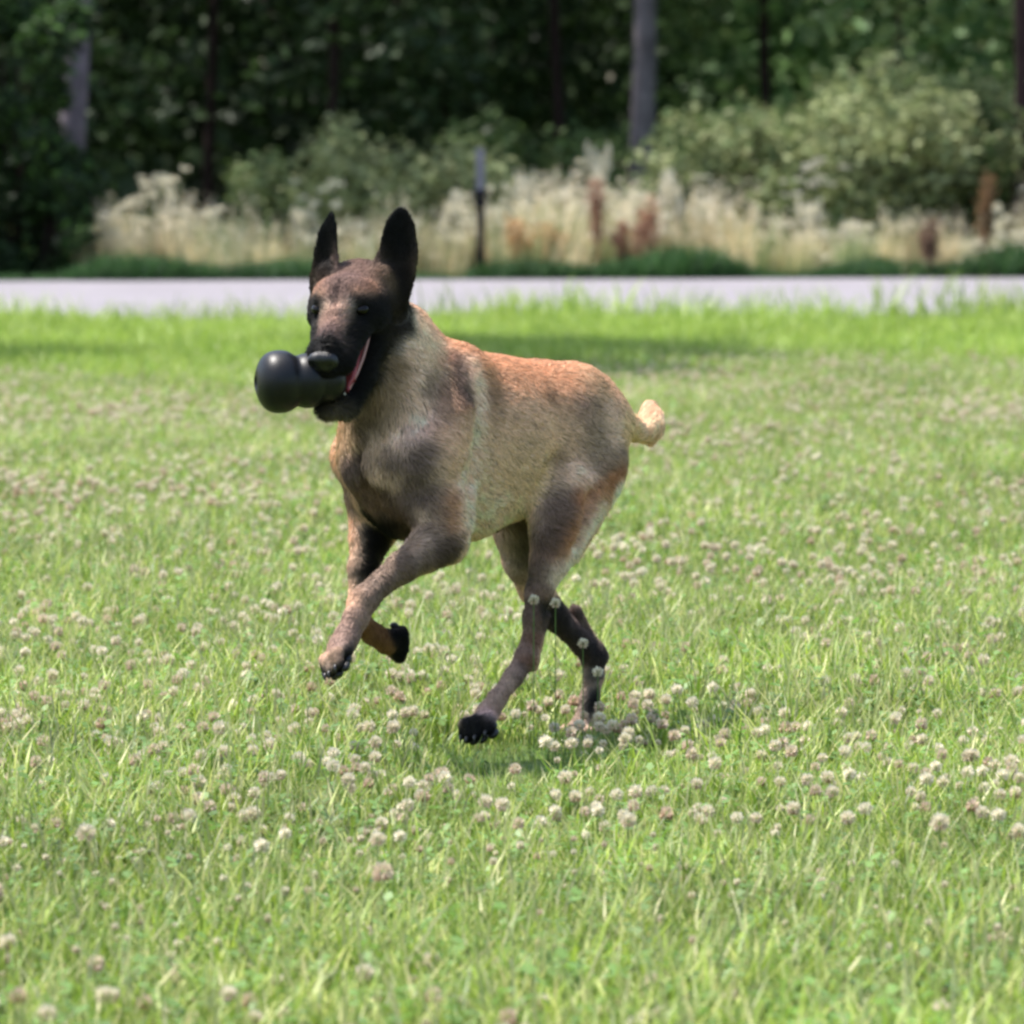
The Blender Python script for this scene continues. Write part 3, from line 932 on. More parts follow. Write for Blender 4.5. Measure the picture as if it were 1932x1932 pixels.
def coat(P):
    """two layers of the same patches, one soft and one sharper; black points stay crisp"""
    jit = P + np.stack([vnoise(P, 60, i) for i in range(3)], 1) * .004
    def layer(kr, kw):
        num = np.zeros((len(P), 3)); den = np.full(len(P), .02); num += .02 * np.array(TAN); blk = np.zeros(len(P))
        for c, r, col, w in patches:
            black = col[0] < .03
            r = r * (1.0 if black else kr); w = w if black else w ** kw
            m = np.where((np.abs(jit - c) < 3.0 * r).all(1))[0]
            if not len(m): continue
            g = w * np.exp(-((jit[m] - c) ** 2).sum(1) / (r * r) * 1.2)
            num[m] += g[:, None] * col; den[m] += g
            if black: blk[m] += g
        return num / den[:, None], blk / den
    a, ka = layer(1.25, .75); b, _ = layer(2.4, .4)
    k = (.55 + .45 * ka)[:, None]
    c = a * k + b * (1 - k)
    n = 1 + .08 * vnoise(P, 140, 9)[:, None] + .07 * vnoise(P, 430, 11)[:, None]
    warm = np.array([1.10, .95, .88])
    return np.clip(c * n * (warm * (1 - ka[:, None]) + ka[:, None]), .004, .8)


VC = coat(V)
dog = tag(empty('dog', (0, 0, 0)), 'tan shepherd dog with a black mask and upright ears, trotting with a toy', 'dog')
m_skin = material('short coat', TAN, .7, .12, 0, attr='tint', bump=(240, .25, .004))
body = mesh_obj('body', V, Q, m_skin, dog, True, VC)

# ---- fur: short hairs lying along the body
def build_fur():
    tri = Q; area = np.linalg.norm(fn, axis=1) / 2
    ctr = V[Q].mean(1); nr = fn / (np.linalg.norm(fn, axis=1)[:, None] + 1e-12)
    N = 300000
    mouth = Hd(.10, 0, -.055)
    wgt = area.copy()
    inside = (np.linalg.norm(ctr - mouth, axis=1) < .035)
    wgt[inside] = 0
    pick = rng.choice(len(Q), N, p=wgt / wgt.sum())
    uv = rng.random((N, 2))
    a, b, c_, d_ = (V[Q[pick, j]] for j in range(4))
    P = (a * (1 - uv[:, :1]) + b * uv[:, :1]) * (1 - uv[:, 1:]) + (d_ * (1 - uv[:, :1]) + c_ * uv[:, :1]) * uv[:, 1:]
    n = nr[pick]
    # lie direction: backwards and down on the trunk, down the limbs, back from the nose on the head
    flow = np.tile(-FW * .8 + np.array([0, 0, -.55]), (N, 1))
    leg = np.clip((0.36 - P[:, 2]) / .08, 0, 1)[:, None]
    flow = flow * (1 - leg) + np.array([0, 0, -1.0]) * leg
    hd = P - HO
    hw = np.clip(1.35 - np.linalg.norm(hd - HF * .03, axis=1) / .10, 0, 1)[:, None]
    flow = flow * (1 - hw) + (-HF) * hw
    neckw = np.exp(-((P - A(740, 760, 0)) ** 2).sum(1) / .11 ** 2)[:, None]
    flow = flow * (1 - neckw) + np.array([-.1, 0, -1.0]) * neckw
    earw = np.zeros(N)
    for q0_, q1_ in ((oR - upv * .03, oR + upv * .115), (oL - upv * .01, oL + upv * .10)):
        ab = q1_ - q0_; tt = np.clip(((P - q0_) @ ab) / (ab @ ab), 0, 1)
        earw = np.maximum(earw, np.linalg.norm(P - q0_ - tt[:, None] * ab, axis=1) < .038)
    earw = (earw * (np.linalg.norm(hd, axis=1) > .060))[:, None]
    flow = flow * (1 - earw) + np.array([0, 0, 1.0]) * earw
    tlw = np.clip(1.6 - np.linalg.norm(P - (b0 + [.02, .06, .02]), axis=1) / .06, 0, 1)[:, None]
    flow = flow * (1 - tlw) + np.array([.25, .3, .9]) * tlw
    flow += np.stack([vnoise(P, 45, 20 + i) for i in range(3)], 1) * .22 + rng.normal(size=(N, 3)) * .13
    flow -= (flow * n).sum(1)[:, None] * n
    flow /= np.linalg.norm(flow, axis=1)[:, None] + 1e-9
    L = np.full(N, .0135)
    L *= 1 - .55 * leg[:, 0]
    paw = np.zeros(N)
    for kx in PAW:
        pc_ = sum(x[0] for x in PAW[kx]) / 4; paw = np.maximum(paw, np.clip(1.6 - np.linalg.norm(P - pc_, axis=1) / .04, 0, 1))
    L *= 1 - .5 * paw
    L *= 1 - .62 * hw[:, 0]; L *= 1 - .55 * earw[:, 0]
    L += .016 * neckw[:, 0]
    tp = np.exp(-((P - b0 - [0.02, .06, -.01]) ** 2).sum(1) / .07 ** 2); L *= 1 - .45 * tp
    br = np.exp(-((P - A(1120, 1030, .05)) ** 2).sum(1) / .05 ** 2); L += .014 * br
    L *= rng.uniform(.65, 1.2, N)
    lift = rng.uniform(.08, .34, N)[:, None]
    s = L[:, None]
    pts = np.stack([P - n * .001, P + flow * s * .35 + n * s * lift * .55, P + flow * s * .70 + n * s * lift * .8, P + flow * s + n * s * lift * .75], 1)
    col = coat(P) * np.where(rng.random((N, 1)) < .08, rng.uniform(.25, .6, (N, 1)), rng.uniform(.82, 1.32, (N, 1)))
    cu = bpy.data.hair_curves.new('fur')
    cu.add_curves([4] * N)
    cu.position_data.foreach_set('vector', pts.astype(np.float32).ravel())
    ra = cu.attributes.new('radius', 'FLOAT', 'POINT')
    rr = np.tile(np.array([.00042, .00042, .00032, .00010], np.float32), N)
    ra.data.foreach_set('value', rr)
    ca = cu.attributes.new('tint', 'FLOAT_COLOR', 'CURVE')
    c4 = np.ones((N, 4), np.float32); c4[:, :3] = col
    ca.data.foreach_set('color', c4.ravel())
    cu.materials.append(material('fur', TAN, .6, .14, 0, attr='tint'))
    o = bpy.data.objects.new('fur', cu); C.collection.objects.link(o); o.parent = dog
    return o


FUR = True
if FUR: build_fur()

# ---- eyes, nose, tongue, teeth, claws, pads
m_eye = material('eye', (.005, .003, .002), .08, .24)
m_nose = material('nose leather', (.005, .005, .0055), .32, .45, bump=(900, .4, .001))
m_tongue = material('tongue', srgb(158, 62, 60), .32, .5, noise=(120, .8, 1.15))
m_tooth = material('tooth', srgb(225, 215, 195), .3, .5)
m_claw = material('claw', (.02, .018, .018), .35, .5)
for s in (1, -1):
    e = EYES[s] + HF * -.002
    v, f = ellipsoid(e, [HF * .0112, HL * .0128, HU * .0088], 20, 12)
    mesh_obj('eye', v, f, m_eye, dog)
g = Geo()
nc = Hd(.166, 0, -.034)
v, f = ellipsoid(nc, [HF * .0160, HL * .0250, HU * .0180], 22, 14)
lv = v - nc; lf_, ll, lu = lv @ HF, lv @ HL, lv @ HU
for s in (1, -1):                                     # nostrils pressed into the leather
    w = np.exp(-((ll - .0115 * s) ** 2 + (lu + .001) ** 2) / .0048 ** 2) * (lf_ > 0)
    v = v - (w * .008)[:, None] * HF
w = np.exp(-(ll / .0015) ** 2) * (lf_ > 0); v = v - (w * .002)[:, None] * HF
g.add(v, f, (0, 0, 0)); g.build('nose', m_nose, dog)
# tongue
g = Geo(); n = 12; vv = []; ff = []
for i in range(n):
    q = i / (n - 1)
    c0 = J(.010 + .080 * q, .006, .006 + .010 * math.sin(q * 2.6))
    wd = .024 * (1 - .25 * q) * (1 if q < .9 else .75)
    for k, x in enumerate(np.linspace(-1, 1, 7)): vv.append(c0 + jh * wd * x + ju * .004 * (x * x) + ju * .003)
    for k, x in enumerate(np.linspace(1, -1, 7)): vv.append(c0 + jh * wd * x - ju * .004)
for i in range(n - 1):
    for k in range(14):
        k2 = (k + 1) % 14; ff.append((i * 14 + k, i * 14 + k2, (i + 1) * 14 + k2, (i + 1) * 14 + k))
ff.append(tuple(range(14))); ff.append(tuple((n - 1) * 14 + k for k in range(14))[::-1])
mesh_obj('tongue', vv, ff, m_tongue, dog)
# pink inner lip on the near side
v, f = tube([J(.008, .036, .022), J(.026, .034, .018), J(.045, .031, .014), J(.065, .026, .012), J(.085, .018, .010), J(.094, .006, .009)], [.002, .0028, .0030, .0030, .0028, .002], 10)
mesh_obj('lip', v, f, material('lip', srgb(176, 128, 122), .35, .4), dog)
for s in (1, -1):
    v, f = tube([J(.090, .0125 * s, -.002), J(.092, .0135 * s, .008), J(.094, .0135 * s, .017)], [.0035, .0030, .0006], 8)
    mesh_obj('tooth', v, f, m_tooth, dog)
    v, f = tube([Hd(.138, .0135 * s, -.040), Hd(.140, .0145 * s, -.052), Hd(.138, .015 * s, -.062)], [.0035, .0032, .0006], 8)
    mesh_obj('tooth', v, f, m_tooth, dog)
    for i in range(4):
        b = J(.028 + .012 * i, (.0265 - .002 * i) * s, .002)
        v, f = tube([b, b + ju * .006, b + ju * .011], [.0042, .0036, .0008], 7)
        mesh_obj('tooth', v, f, m_tooth, dog)
for i in range(4):
    b = J(.101, .0030 * (i - 1.5), .002)
    v, f = tube([b, b + ju * .004, b + ju * .008], [.0016, .0016, .0008], 6)
    mesh_obj('tooth', v, f, m_tooth, dog)
for kx in PAW:
    for a, b, d, sd_, up in PAW[kx]:
        v, f = tube([b - d * .006 + up * .003, b + d * .002 + up * .003, b + d * .009 - up * .003], [.0032, .0028, .0006], 7)
        mesh_obj('claw', v, f, m_claw, dog)
        v, f = ellipsoid(a - up * .006, [d * .011, sd_ * .0085, up * .0065], 12, 8)
        mesh_obj('toe_pad', v, f, m_nose, dog)
    a0 = sum(x[0] for x in PAW[kx]) / 4; d, sd_, up = PAW[kx][0][2:]
    v, f = ellipsoid(a0 - d * .026 - up * .006, [d * .013, sd_ * .018, up * .009], 14, 9)
    mesh_obj('paw_pad', v, f, m_nose, dog)

# ---- rubber toy: three stacked lobes, turned from a profile
def toy():
    a = Hd(.118, .012, -.060)
    a = at(645, 716, a[1] - .004)
    end = at(482, 722, a[1] - .030)
    ax = end - a; Lg = np.linalg.norm(ax); ax /= Lg
    u = np.cross(ax, [0, 0, 1]); u /= np.linalg.norm(u); w = np.cross(u, ax)
    # profile, distance from the big end and radius
    lob = [(.037, .0485, .038), (.081, .0425, .031), (.116, .034, .026)]
    prof = []
    for x in np.linspace(0, .138, 44):
        r = 0
        for c, rr, hw in lob:
            q = 1 - abs((x - c) / hw) ** 2.5
            if q > 0: r = max(r, rr * q ** .5)
        prof.append([x, r])
    prof = np.array(prof)
    for _ in range(2): prof[1:-1, 1] = (prof[:-2, 1] + 2 * prof[1:-1, 1] + prof[2:, 1]) / 4
    prof[:, 1] = np.maximum(prof[:, 1], .012)
    pr = [(.018, .006), (.004, .008)] + [tuple(p) for p in prof] + [(.134, .006), (.125, .005)]
    S = 40; v = []; f = []
    for x, r in pr:
        c0 = end - ax * x
        for k in range(S):
            q = 2 * math.pi * k / S; v.append(c0 + r * (u * math.cos(q) + w * math.sin(q)))
    for i in range(len(pr) - 1):
        for k in range(S):
            k2 = (k + 1) % S; f.append((i * S + k, (i + 1) * S + k, (i + 1) * S + k2, i * S + k2))
    f.append(tuple(range(S))); f.append(tuple((len(pr) - 1) * S + k for k in range(S))[::-1])
    m = material('black rubber', (.0035, .0035, .0045), .40, .32, noise=(60, .7, 1.6), bump=(300, .15, .001))
    o = mesh_obj('dog_toy', v, f, m)
    tag(o, "black rubber chew toy of three stacked round lobes held crosswise in the dog's mouth", 'dog toy')
    return o


toy()

# ================================================================== roadside weeds
CREAM_S = [srgb(248, 236, 206), srgb(238, 220, 184), srgb(250, 244, 228)]
STRAW = [srgb(240, 224, 182), srgb(224, 200, 150), srgb(246, 234, 200)]
m_straw = leaf_material('dry straw', .8, .42, (1.2, .85, 1.15)); add_variation(m_straw, .2)
m_weed = leaf_material('weed leaves', .7, .3); add_variation(m_weed, .25)
m_umbel = leaf_material('white florets', .7, .38, (2, .9, 1.05))


def weed_tufts():
    P = []
    for i in range(6):                                     # pale seeding grass
        geo = Geo()
        v, f, c = blades(70, .15, .18, .48, .008, .45, [STRAW, STRAW, [(.46, .36, .22), (.38, .28, .17), (.28, .27, .13)], [(.34, .40, .19), (.42, .46, .24), (.26, .33, .13)]][(0, 1, 2, 3, 0, 3)[i]] + [(.10, .15, .05)], 200 + i); geo.add(v, f, c)
        g = np.random.default_rng(230 + i)
        for k in range((8, 7, 3, 3, 6, 2)[i]):
            a, r = g.uniform(0, 6.28), g.uniform(0, .14); h = g.uniform(.28, .52)
            b = np.array([r * math.cos(a), r * math.sin(a), 0]); t = b + [g.normal(0, .07), g.normal(0, .07), h]
            v, f = tube([b, (b + t) / 2, t], [.0016, .0014, .001], 3, False); geo.add(v, f, STRAW[k % 3])
            V, F, Cc = leaves(t + g.normal(0, 1, (10, 3)) * [.012, .012, .04], .022, CREAM_S, g, .5, 2.0)
            geo.add(V, F, Cc)
        P.append(geo.build('dry_grass', m_straw, smooth=False, link=False))
    return P


g = np.random.default_rng(90)
n = 1900
xw = g.uniform(-10.5, 10.5, n); yw = road_far(xw) + .35 + g.random(n) ** 1.3 * 3.0
pz = .62 + .30 * np.sin(xw * 1.9 + 1) + .25 * np.sin(xw * 4.3)
keep = (xw > X(172, 43)) | (xw < -4.6)
keep &= g.random(n) < .35 + .75 * pz
xw, yw = xw[keep], yw[keep]; n = len(xw)
hs_ = .78 + .22 * np.sin(xw * 1.5 + .6) + .15 * np.sin(xw * 5.3) + g.uniform(-.3, .3, n)
weeds = scatter('dry_grass', weed_tufts(), np.stack([xw, yw, np.zeros(n)], 1), g.uniform(0, 6.28, n), g.normal(0, .08, (n, 2)), hs_, np.clip((3 + 2.2 * np.sin(xw * 3.1 + yw) + g.normal(0, 1.6, n)).astype(int), 0, 5))
tag(weeds, kind='stuff')

P = []
for i in range(5):
    v, f, c = blades(70, .15, .07, .24, .013, .8, [(.035, .09, .022), (.05, .12, .03), (.03, .07, .03)], 300 + i)
    geo = Geo(); geo.add(v, f, c); P.append(geo.build('verge_grass', m_weed, smooth=False, link=False))
n = 1800
xw = g.uniform(-11, 11, n); yw = road_far(xw) + .02 + g.random(n) ** 1.6 * 1.6
sc_ = np.clip(.55 + .35 * np.sin(xw * 2.2) + .25 * np.sin(xw * 5.1 + 2) + .25 * (xw > 1.0), .3, 1.3)
tag(scatter('verge_grass', P, np.stack([xw, yw, np.zeros(n)], 1), g.uniform(0, 6.28, n), g.normal(0, .1, (n, 2)), sc_, g.integers(0, 5, n)), kind='stuff')


def umbel_mesh(seed, h, heads, spread, hr, floret):
    """stalks, leaves and a list of flat flower heads"""
    g = np.random.default_rng(seed); st = Geo(); lf = Geo(); hd = []
    top = np.array([g.normal(0, .03), g.normal(0, .03), h * .62])
    v, f = tube([(0, 0, 0), top * .5 + [.01, 0, 0], top], [.007, .006, .004], 5); st.add(v, f, (.12, .16, .06))
    for k in range(heads):
        s = top * g.uniform(.25, .6); a = g.uniform(0, 6.28)
        e = np.array([math.cos(a) * spread * g.uniform(.1, 1), math.sin(a) * spread * g.uniform(.1, 1), h * g.uniform(.40, 1.0)])
        v, f = tube([s, s * .4 + e * .6 - [0, 0, .02], e], [.004, .003, .002], 4, False); st.add(v, f, (.14, .18, .07))
        r = hr * g.uniform(.6, 1.25); m = 26
        rad = np.sqrt(g.random(m)) * r; an = g.uniform(0, 6.28, m)
        c = np.stack([e[0] + rad * np.cos(an), e[1] + rad * np.sin(an), e[2] + .03 - rad * rad * 4 + g.normal(0, .006, m)], 1)
        V, F, Cc = leaves(c, .021, [floret, np.array(floret) * .85], g, .95, .35)
        q = Geo(); q.add(V, F, Cc); hd.append(q)
    m = 50
    c = np.stack([g.normal(0, .06, m), g.normal(0, .06, m), g.uniform(.05, .7, m) * h * .8], 1)
    V, F, Cc = leaves(c, .05, OLIVE, g, .35, .8); lf.add(V, F, Cc)
    return st, lf, hd


UMB = {}
def umbel(label, px, top, d, heads=7, spread=.10, hr=.035, group=None, seed=0, key=None, floret=srgb(228, 222, 200), name='umbel_weed'):
    x = X(px, d); h = 1 - (top - 245) * d / FPX
    t = tag(empty(name, (x, d - 10, 0)), label, 'wild plant', group)
    if key is not None and key in UMB:
        parts_, h0 = UMB[key]
        for nm, me in parts_:
            o = bpy.data.objects.new(nm, me); C.collection.objects.link(o); o.parent = t
        t.scale = (1, 1, h / h0); t.rotation_euler = (0, 0, seed * 1.7)
    else:
        st, lf, hd = umbel_mesh(seed + 500, h, heads, spread, hr, floret)
        parts_ = [('stem', st.build('stem', m_weed, t, smooth=False).data), ('foliage', lf.build('foliage', m_weed, t, smooth=False).data)]
        parts_ += [('flower_head', q.build('flower_head', m_umbel, t, smooth=False).data) for q in hd]
        if key is not None: UMB[key] = (parts_, h)
    return t


umbel('tall bushy weed topped with white umbels, standing alone right of the grey trunk', 303, 322, 43.5, 34, .20, .042, seed=1)
umbel('small weed with white umbels at the foot of the grey trunk', 178, 405, 43.0, 7, .08, .035, seed=2)
umbel('single slender stalk with a round cream umbel in front of the dark wood', 1108, 308, 44.0, 3, .05, .045, seed=3)
umbel('big cluster of broad greyish umbels in front of the light olive bush', 1535, 300, 44.0, 22, .24, .05, seed=4, floret=srgb(190, 186, 172))
umbel('tall pale umbel weed right of the grey trunk behind the docks', 1352, 330, 44.0, 9, .16, .045, seed=5, floret=srgb(195, 192, 172))
umbel('white umbels just right of the slim dark post', 940, 402, 42.8, 5, .06, .035, seed=6)
umbel('bushy white umbels rising above the dog\'s left-hand ear', 600, 350, 43.6, 16, .20, .04, seed=7, floret=srgb(196, 196, 180))
umbel('white umbels on a leafy stalk between the docks and the grey trunk', 1195, 345, 43.4, 10, .13, .04, seed=8)
g = np.random.default_rng(12)
k = 0
for px in list(range(190, 1960, 17)) + [-60, 2010, 2060]:
    top = 425 - 38 * math.sin(px * .006 + 1.2) + g.uniform(-50, 75)
    umbel('low white umbel weed in the pale roadside strip across the road', px + g.uniform(-12, 12), top, 42.3 + g.uniform(0, 1.6), 8, .10, .034, 'white umbels in the roadside strip', seed=10 + k, key='low%d' % (k % 8))
    k += 1


# reddish brown dock stalks
def dock(label, px, top, d, seed, tint):
    g = np.random.default_rng(seed); x = X(px, d); h = 1 - (top - 245) * d / FPX
    t = tag(empty('dock_plant', (x, d - 10, 0)), label, 'wild plant')
    st, sp = Geo(), Geo()
    for j in range(3):
        e = np.array([g.normal(0, .05), g.normal(0, .05), h * g.uniform(.75, 1)])
        if j == 0: e[2] = h
        v, f = tube([(0, 0, 0), e * .5 + g.normal(0, .01, 3), e], [.006, .005, .002], 5); st.add(v, f, np.array(tint) * .8)
        q = g.uniform(.38, 1, 130)[:, None]
        V, F, Cc = leaves(e * q + g.normal(0, 1, (130, 3)) * [.026, .026, .012], .034, [tint, np.array(tint) * .7], g, .7, 1.5); sp.add(V, F, Cc)
    st.build('stem', m_weed, t, smooth=False); tag(sp.build('seed_head', m_straw, t, smooth=False), kind='stuff')


DK = srgb(172, 132, 108); DK2 = srgb(186, 148, 104)
dock('tallest reddish brown dock stalk, left of the grey trunk', 1128, 338, 42.1, 1, DK)
dock('dark red dock stalk in front of the grey trunk', 1228, 372, 42.15, 2, DK)
dock('short reddish dock stalk between the two tallest ones', 1182, 415, 42.1, 3, DK)
dock('orange brown dock stalk halfway between the slim post and the red docks', 1040, 420, 42.1, 4, DK2)
dock('yellowish brown dock stalk right of the slim dark post', 978, 410, 42.1, 5, DK2)
dock('brown dock stalk near the right edge by the dark trunk', 1852, 330, 42.4, 6, srgb(150, 118, 84))
dock('faded brown dock stalk below the mid green bush', 1760, 415, 42.1, 7, srgb(140, 112, 92))

# ================================================================== the lawn
GR = [(.25, .35, .04), (.33, .44, .06), (.07, .13, .014), (.56, .62, .18), (.50, .47, .22), (.12, .22, .02)]
GR_FAR = [(.24, .37, .04), (.36, .48, .08), (.11, .22, .02), (.42, .50, .13)]
m_grass = leaf_material('lawn grass', .48, .38, (1.1, .78, 1.22), .4); add_variation(m_grass, .18)


def clover_leaves(n, radius, seed):
    g = np.random.default_rng(seed); geo = Geo()
    for k in range(n):
        a, r = g.uniform(0, 6.28), radius * math.sqrt(g.random()); h = g.uniform(.025, .062)
        c = np.array([r * math.cos(a), r * math.sin(a), h]); s = g.uniform(.006, .010); t0 = g.uniform(0, 6.28)
        tx, ty = g.normal(0, .35, 2)
        col = np.array((.13, .23, .05)) * g.uniform(.8, 1.3)
        for j in range(3):
            q = t0 + j * 2.094
            d = np.array([math.cos(q), math.sin(q), tx * math.cos(q) + ty * math.sin(q)]); sd2 = np.array([-math.sin(q), math.cos(q), 0])
            v = [c, c + d * s * .8 + sd2 * s * .75, c + d * s * 1.7 + sd2 * s * .35, c + d * s * 1.7 - sd2 * s * .35, c + d * s * .8 - sd2 * s * .75]
            geo.add(v, [(0, 1, 2, 3, 4)], col)
    return np.concatenate(geo.v), geo.f, np.concatenate(geo.c)


P = []
for i in range(8):
    geo = Geo()
    v, f, c = blades(84, .115, .035, .095, .0042, .8, GR, 400 + i); geo.add(v, f, c)
    v, f, c = blades(7, .10, .08, .125, .0034, .6, [(.36, .36, .19), (.30, .38, .10)], 450 + i); geo.add(v, f, c)
    v, f, c = clover_leaves(12, .12, 480 + i); geo.add(v, f, c)
    P.append(geo.build('lawn_grass', m_grass, smooth=False, link=False))
for i in range(4):                                          # longer, lusher grass towards the road
    geo = Geo()
    v, f, c = blades(75, .15, .06, .135, .0050, .8, GR_FAR, 420 + i); geo.add(v, f, c)
    P.append(geo.build('lawn_grass', m_grass, smooth=False, link=False))
g = np.random.default_rng(3)
pts = []
step = .092
y = -4.9
while y < 24.5:
    d = y + 10; hw_ = .085 * d + 1.1 + .12 * max(0, d - 10)
    s = step * (1 if d < 13 else 1.25 if d < 22 else 1.5)
    xs_ = np.arange(-hw_, hw_, s); pts.append(np.stack([xs_ + g.uniform(-.5, .5, len(xs_)) * s, np.full(len(xs_), y) + g.uniform(-.5, .5, len(xs_)) * s, np.zeros(len(xs_))], 1))
    y += s
pts = np.concatenate(pts)
pts = pts[pts[:, 1] < road_near(pts[:, 0]) - .02 + .25 * np.sin(pts[:, 0] * 3) * np.sin(pts[:, 0] * 7.7)]
n = len(pts); d = pts[:, 1] + 10
far = d > 25.5 + 1.5 * np.sin(pts[:, 0] * 1.3) + g.normal(0, .8, n)
idx = np.where(far, g.integers(8, 12, n), g.integers(0, 8, n))
sc_ = g.uniform(.75, 1.2, n) * (1 + .18 * np.sin(pts[:, 0] * 2.1 + 1) * np.sin(pts[:, 1] * 1.3))
edge = np.clip((d - 29.5) / 2.0, 0, 1)
sc_ *= 1 - .15 * edge + np.where(far, edge * (g.random(n) < .16) * g.uniform(.4, 1.9, n), 0)
for fx_, fy_ in ((912, 1385), (1100, 1385)):                  # grass trodden under the hind feet
    w_ = at(fx_, fy_, -.12 if fx_ < 1000 else .1)
    sc_ *= np.where((np.abs(pts[:, 0] - w_[0]) < .16) & (np.abs(pts[:, 1] - w_[1] + .22) < .42), .55, 1)
tag(scatter('grass', P, pts, g.uniform(0, 6.28, n), g.normal(0, .06, (n, 2)), sc_, idx), kind='stuff')
print('lawn tufts', n)

# -------- white clover in flower
m_floret = leaf_material('clover florets', .65, .3, (3, .92, 1.05)); m_stalk = leaf_material('clover stalk', .6, .2)


def clover_head(seed, top, mid, low, r=.0105, droop=.35, n=60):
    """a ball of florets; the older ones at the bottom hang and turn brown"""
    g = np.random.default_rng(seed); V = []; F = []; Cc = []
    for i in range(n):
        z = 1 - 1.75 * (i + .5) / n; a = i * 2.39996; rr = math.sqrt(max(0, 1 - z * z))
        d = np.array([rr * math.cos(a), rr * math.sin(a), z])
        dr = np.clip((droop - .05 - z) / .5, 0, 1) * .55; d = d + [0, 0, -dr]; d /= np.linalg.norm(d)
        s = np.cross(d, [0.01, .02, 1.0]); s /= np.linalg.norm(s); tw = g.uniform(.5, 2.6); s = s * math.cos(tw) + np.cross(d, s) * math.sin(tw)
        L_ = r * g.uniform(.9, 1.15); w = r * .20
        q = (z + .75) / 1.75
        col = np.array(top) * np.clip(q * 2 - 1, 0, 1) + np.array(mid) * (1 - abs(q * 2 - 1)) + np.array(low) * np.clip(1 - q * 2, 0, 1)
        col = col * g.uniform(.85, 1.12)
        b = len(V)
        V += [d * r * .25, d * L_ * .75 + s * w, d * L_ * 1.12, d * L_ * .75 - s * w]
        F += [(b, b + 1, b + 2), (b, b + 2, b + 3)]; Cc += [col] * 4
    return np.array(V), F, np.array(Cc)


W1, W2 = srgb(226, 218, 196), srgb(210, 198, 172)
PK, BR, BR2 = srgb(206, 184, 164), srgb(178, 150, 122), srgb(146, 124, 92)
HEADS = [(W1, W1, W2, -.3), (W1, W2, PK, .0), (W1, W2, BR, .25), (W2, PK, BR, .5), (W2, PK, BR2, .6), (PK, BR, BR2, .9)]
heads = [clover_head(600 + i, *h[:3], droop=h[3]) for i, h in enumerate(HEADS)]


def stalk(h, bendx, bendy):
    return tube([(0, 0, 0), (bendx * .3, bendy * .3, h * .5), (bendx, bendy, h)], [.0009, .0008, .0007], 4, False)


# the nearest ones, each a plant of its own
head_me = []
for v, f, c in heads:
    o = mesh_obj('flower_head', v, f, m_floret, None, False, c, link=False); head_me.append(o.data)
stalk_me = []
SB = [(.0, .0), (.012, .006), (-.01, .012), (.006, -.014)]
for bx, by in SB:
    v, f = stalk(.075, bx, by); o = mesh_obj('stem', v, f, m_stalk, None, True, np.tile((.12, .22, .05), (len(v), 1)), link=False); stalk_me.append(o.data)
FRONT = []
def clover(x, y, kind, st, scale, rot, label, group=None):
    t = tag(empty('clover_flower', (x, y, 0)), label, 'flower', group)
    t.rotation_euler = (0, 0, rot)
    s = bpy.data.objects.new('stem', stalk_me[st]); C.collection.objects.link(s); s.parent = t; s.scale = (1, 1, scale[0])
    h = bpy.data.objects.new('flower_head', head_me[kind]); C.collection.objects.link(h); h.parent = t
    h.location = (SB[st][0], SB[st][1], .075 * scale[0]); h.scale = (scale[1],) * 3
    FRONT.append((x, y))


def clover_px(px, py, kind, label, size=1.2, hs=1.1):
    size *= .82
    p = ground_at(px, py, .075 * hs)
    clover(p[0], p[1], kind, 0, (hs, size), 0, label)


clover_px(162, 1572, 1, 'large pinkish white clover head near the left edge, low in the picture', 1.5)
clover_px(494, 1596, 0, 'bright white clover head left of the middle, below the dog', 1.2)
clover_px(538, 1573, 0, 'small white clover head just up and right of the bright white one', 1.0)
clover_px(712, 1583, 1, 'pale clover head left of its white neighbour, below the forepaws', 1.2)
clover_px(755, 1578, 0, 'white clover head right of its pale neighbour, below the forepaws', 1.0)
clover_px(1030, 1400, 0, 'bright white clover head in the grass between the two hind paws', 1.3, 1.0)
clover_px(1748, 1470, 0, 'white clover head standing highest of the four at the lower right', 1.2)
clover_px(1773, 1552, 1, 'largest creamy clover head of the four at the lower right', 1.5)
clover_px(1884, 1538, 0, 'white clover head close to the right edge, lower right', 1.2)
clover_px(1185, 1548, 1, 'creamy clover head below and right of the hind paws', 1.3)
clover_px(1128, 1530, 0, 'flat white clover head left of its creamy neighbour, below the hind paws', 1.1)
clover_px(722, 1645, 3, 'large brownish pink clover head below the two pale ones', 1.6)


def clover_at(px, py, y, kind, label, size):
    p = at(px, py, y); clover(p[0], p[1], kind, 0, (p[2] / .075, size), 0, label)


clover_at(1007, 1132, -.16, 1, 'cream clover head on a tall stalk in front of the near hind shank', .8)
clover_at(1048, 1138, -.14, 1, 'cream clover head on a tall stalk between the two hind legs', .8)
clover_at(1100, 1214, -.02, 1, 'cream clover head in front of the far hind leg, just above the hock', .8)
clover_at(1128, 1268, .0, 0, 'white clover head in front of the far hind leg, just below the hock', .85)

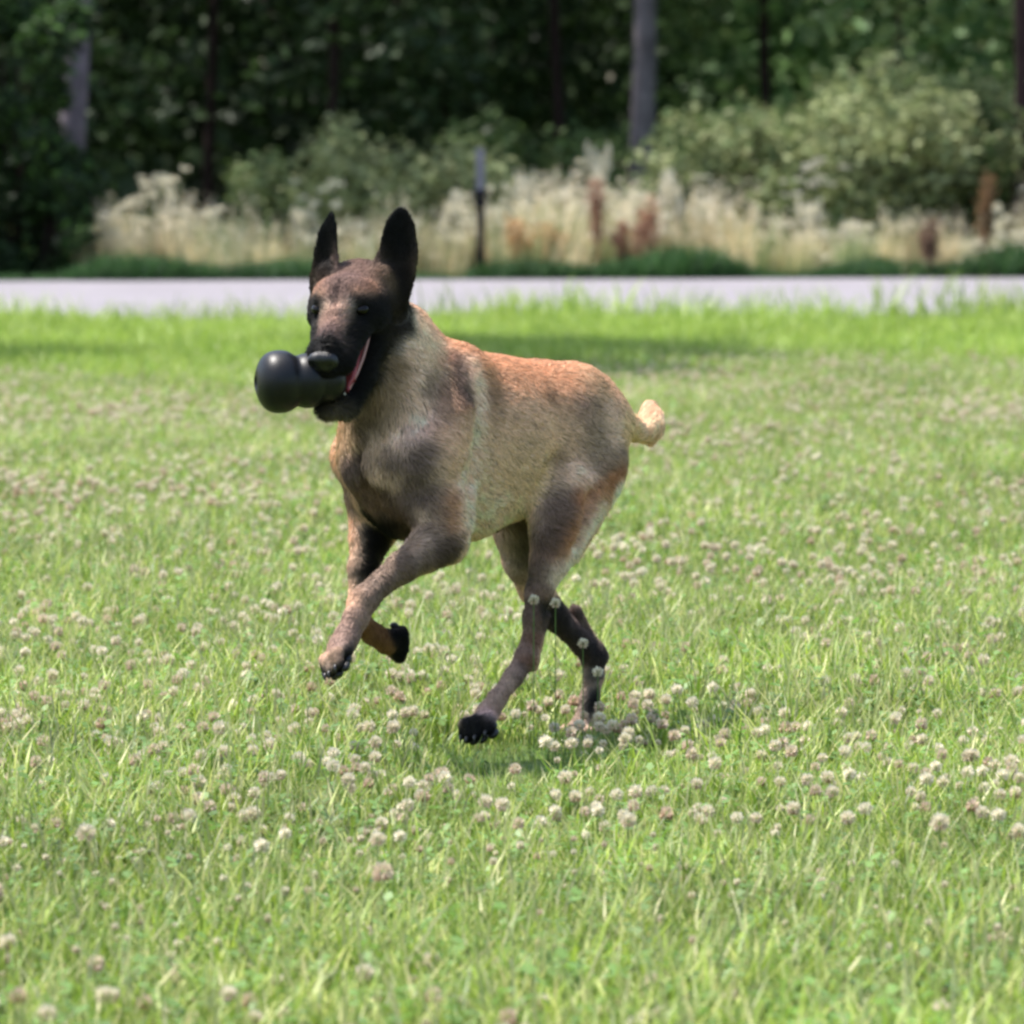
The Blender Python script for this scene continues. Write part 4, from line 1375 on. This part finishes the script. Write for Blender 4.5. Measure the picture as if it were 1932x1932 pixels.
g = np.random.default_rng(21)
COL = []
tries = 0
yy = -3.1
cand = []
A0 = 88
N0 = int(A0 * 3.4 * 9 * 21.2)
cy_ = g.uniform(-4.4, 16.8, N0); d = cy_ + 10; hw_ = .085 * d + .9 + .05 * np.maximum(0, d - 10)
cx_ = g.uniform(-4.5, 4.5, N0)
dens = .74 + .26 * np.sin(cx_ * 1.7 + 2 + np.sin(cy_)) * np.sin(cy_ * .9 + 1) + .2 * np.sin(cx_ * 5 + cy_ * 3)
dens *= np.where(cy_ < -.6, .9, 1.0)
dens *= np.clip((15.6 + .6 * np.sin(cx_ * 2) + 1.2 * (cx_ > .9) - cy_) / 1.6, 0, 1)
ok = (np.abs(cx_) < hw_) & (g.random(N0) < np.clip(dens, .12, 1))
ok &= ~((np.abs(cx_ + .05) < .10) & (np.abs(cy_ + .35) < .38))
cx_, cy_, d = cx_[ok], cy_[ok], d[ok]
inview = (np.abs(cx_) < .0815 * d) & (d > 7.05)
order = np.argsort(np.where(inview, d, 1e9))
single = set(order[:282].tolist())
mk = np.random.default_rng(4)
KP = np.array([.17, .25, .25, .16, .10, .07])
TXT = 'small clover head, whitish to pinkish brown, on a thin stalk in the near lawn'
rest = []
for i in range(len(cx_)):
    kd = int(mk.choice(6, p=KP)); h = mk.uniform(.42, 1.0); s = mk.uniform(.30, .58) * (1.0 if kd < 5 else .85)
    if i in single:
        clover(cx_[i], cy_[i], kd, int(mk.integers(0, 4)), (h, s), mk.uniform(0, 6.28), TXT, 'clover flowers in the near part of the lawn')
    else: rest.append((cx_[i], cy_[i], kd, h, s))
rest = np.array(rest)
P = []
for kd in range(6):
    for q in range(2):
        geo = Geo(); v, f = stalk(.075, *SB[q + 1]); geo.add(v, f, (.12, .22, .05))
        v, f, c = heads[kd]; geo.add(v + [SB[q + 1][0], SB[q + 1][1], .075], f, c)
        P.append(geo.build('clover', m_floret, smooth=False, link=False))
n = len(rest)
tag(scatter('clover_blossom', P, np.stack([rest[:, 0], rest[:, 1], np.zeros(n)], 1), mk.uniform(0, 6.28, n), mk.normal(0, .08, (n, 2)),
            rest[:, 3] * 1.0, (rest[:, 2] * 2 + mk.integers(0, 2, n)).astype(int)), kind='stuff')
print('clover', n, len(single))
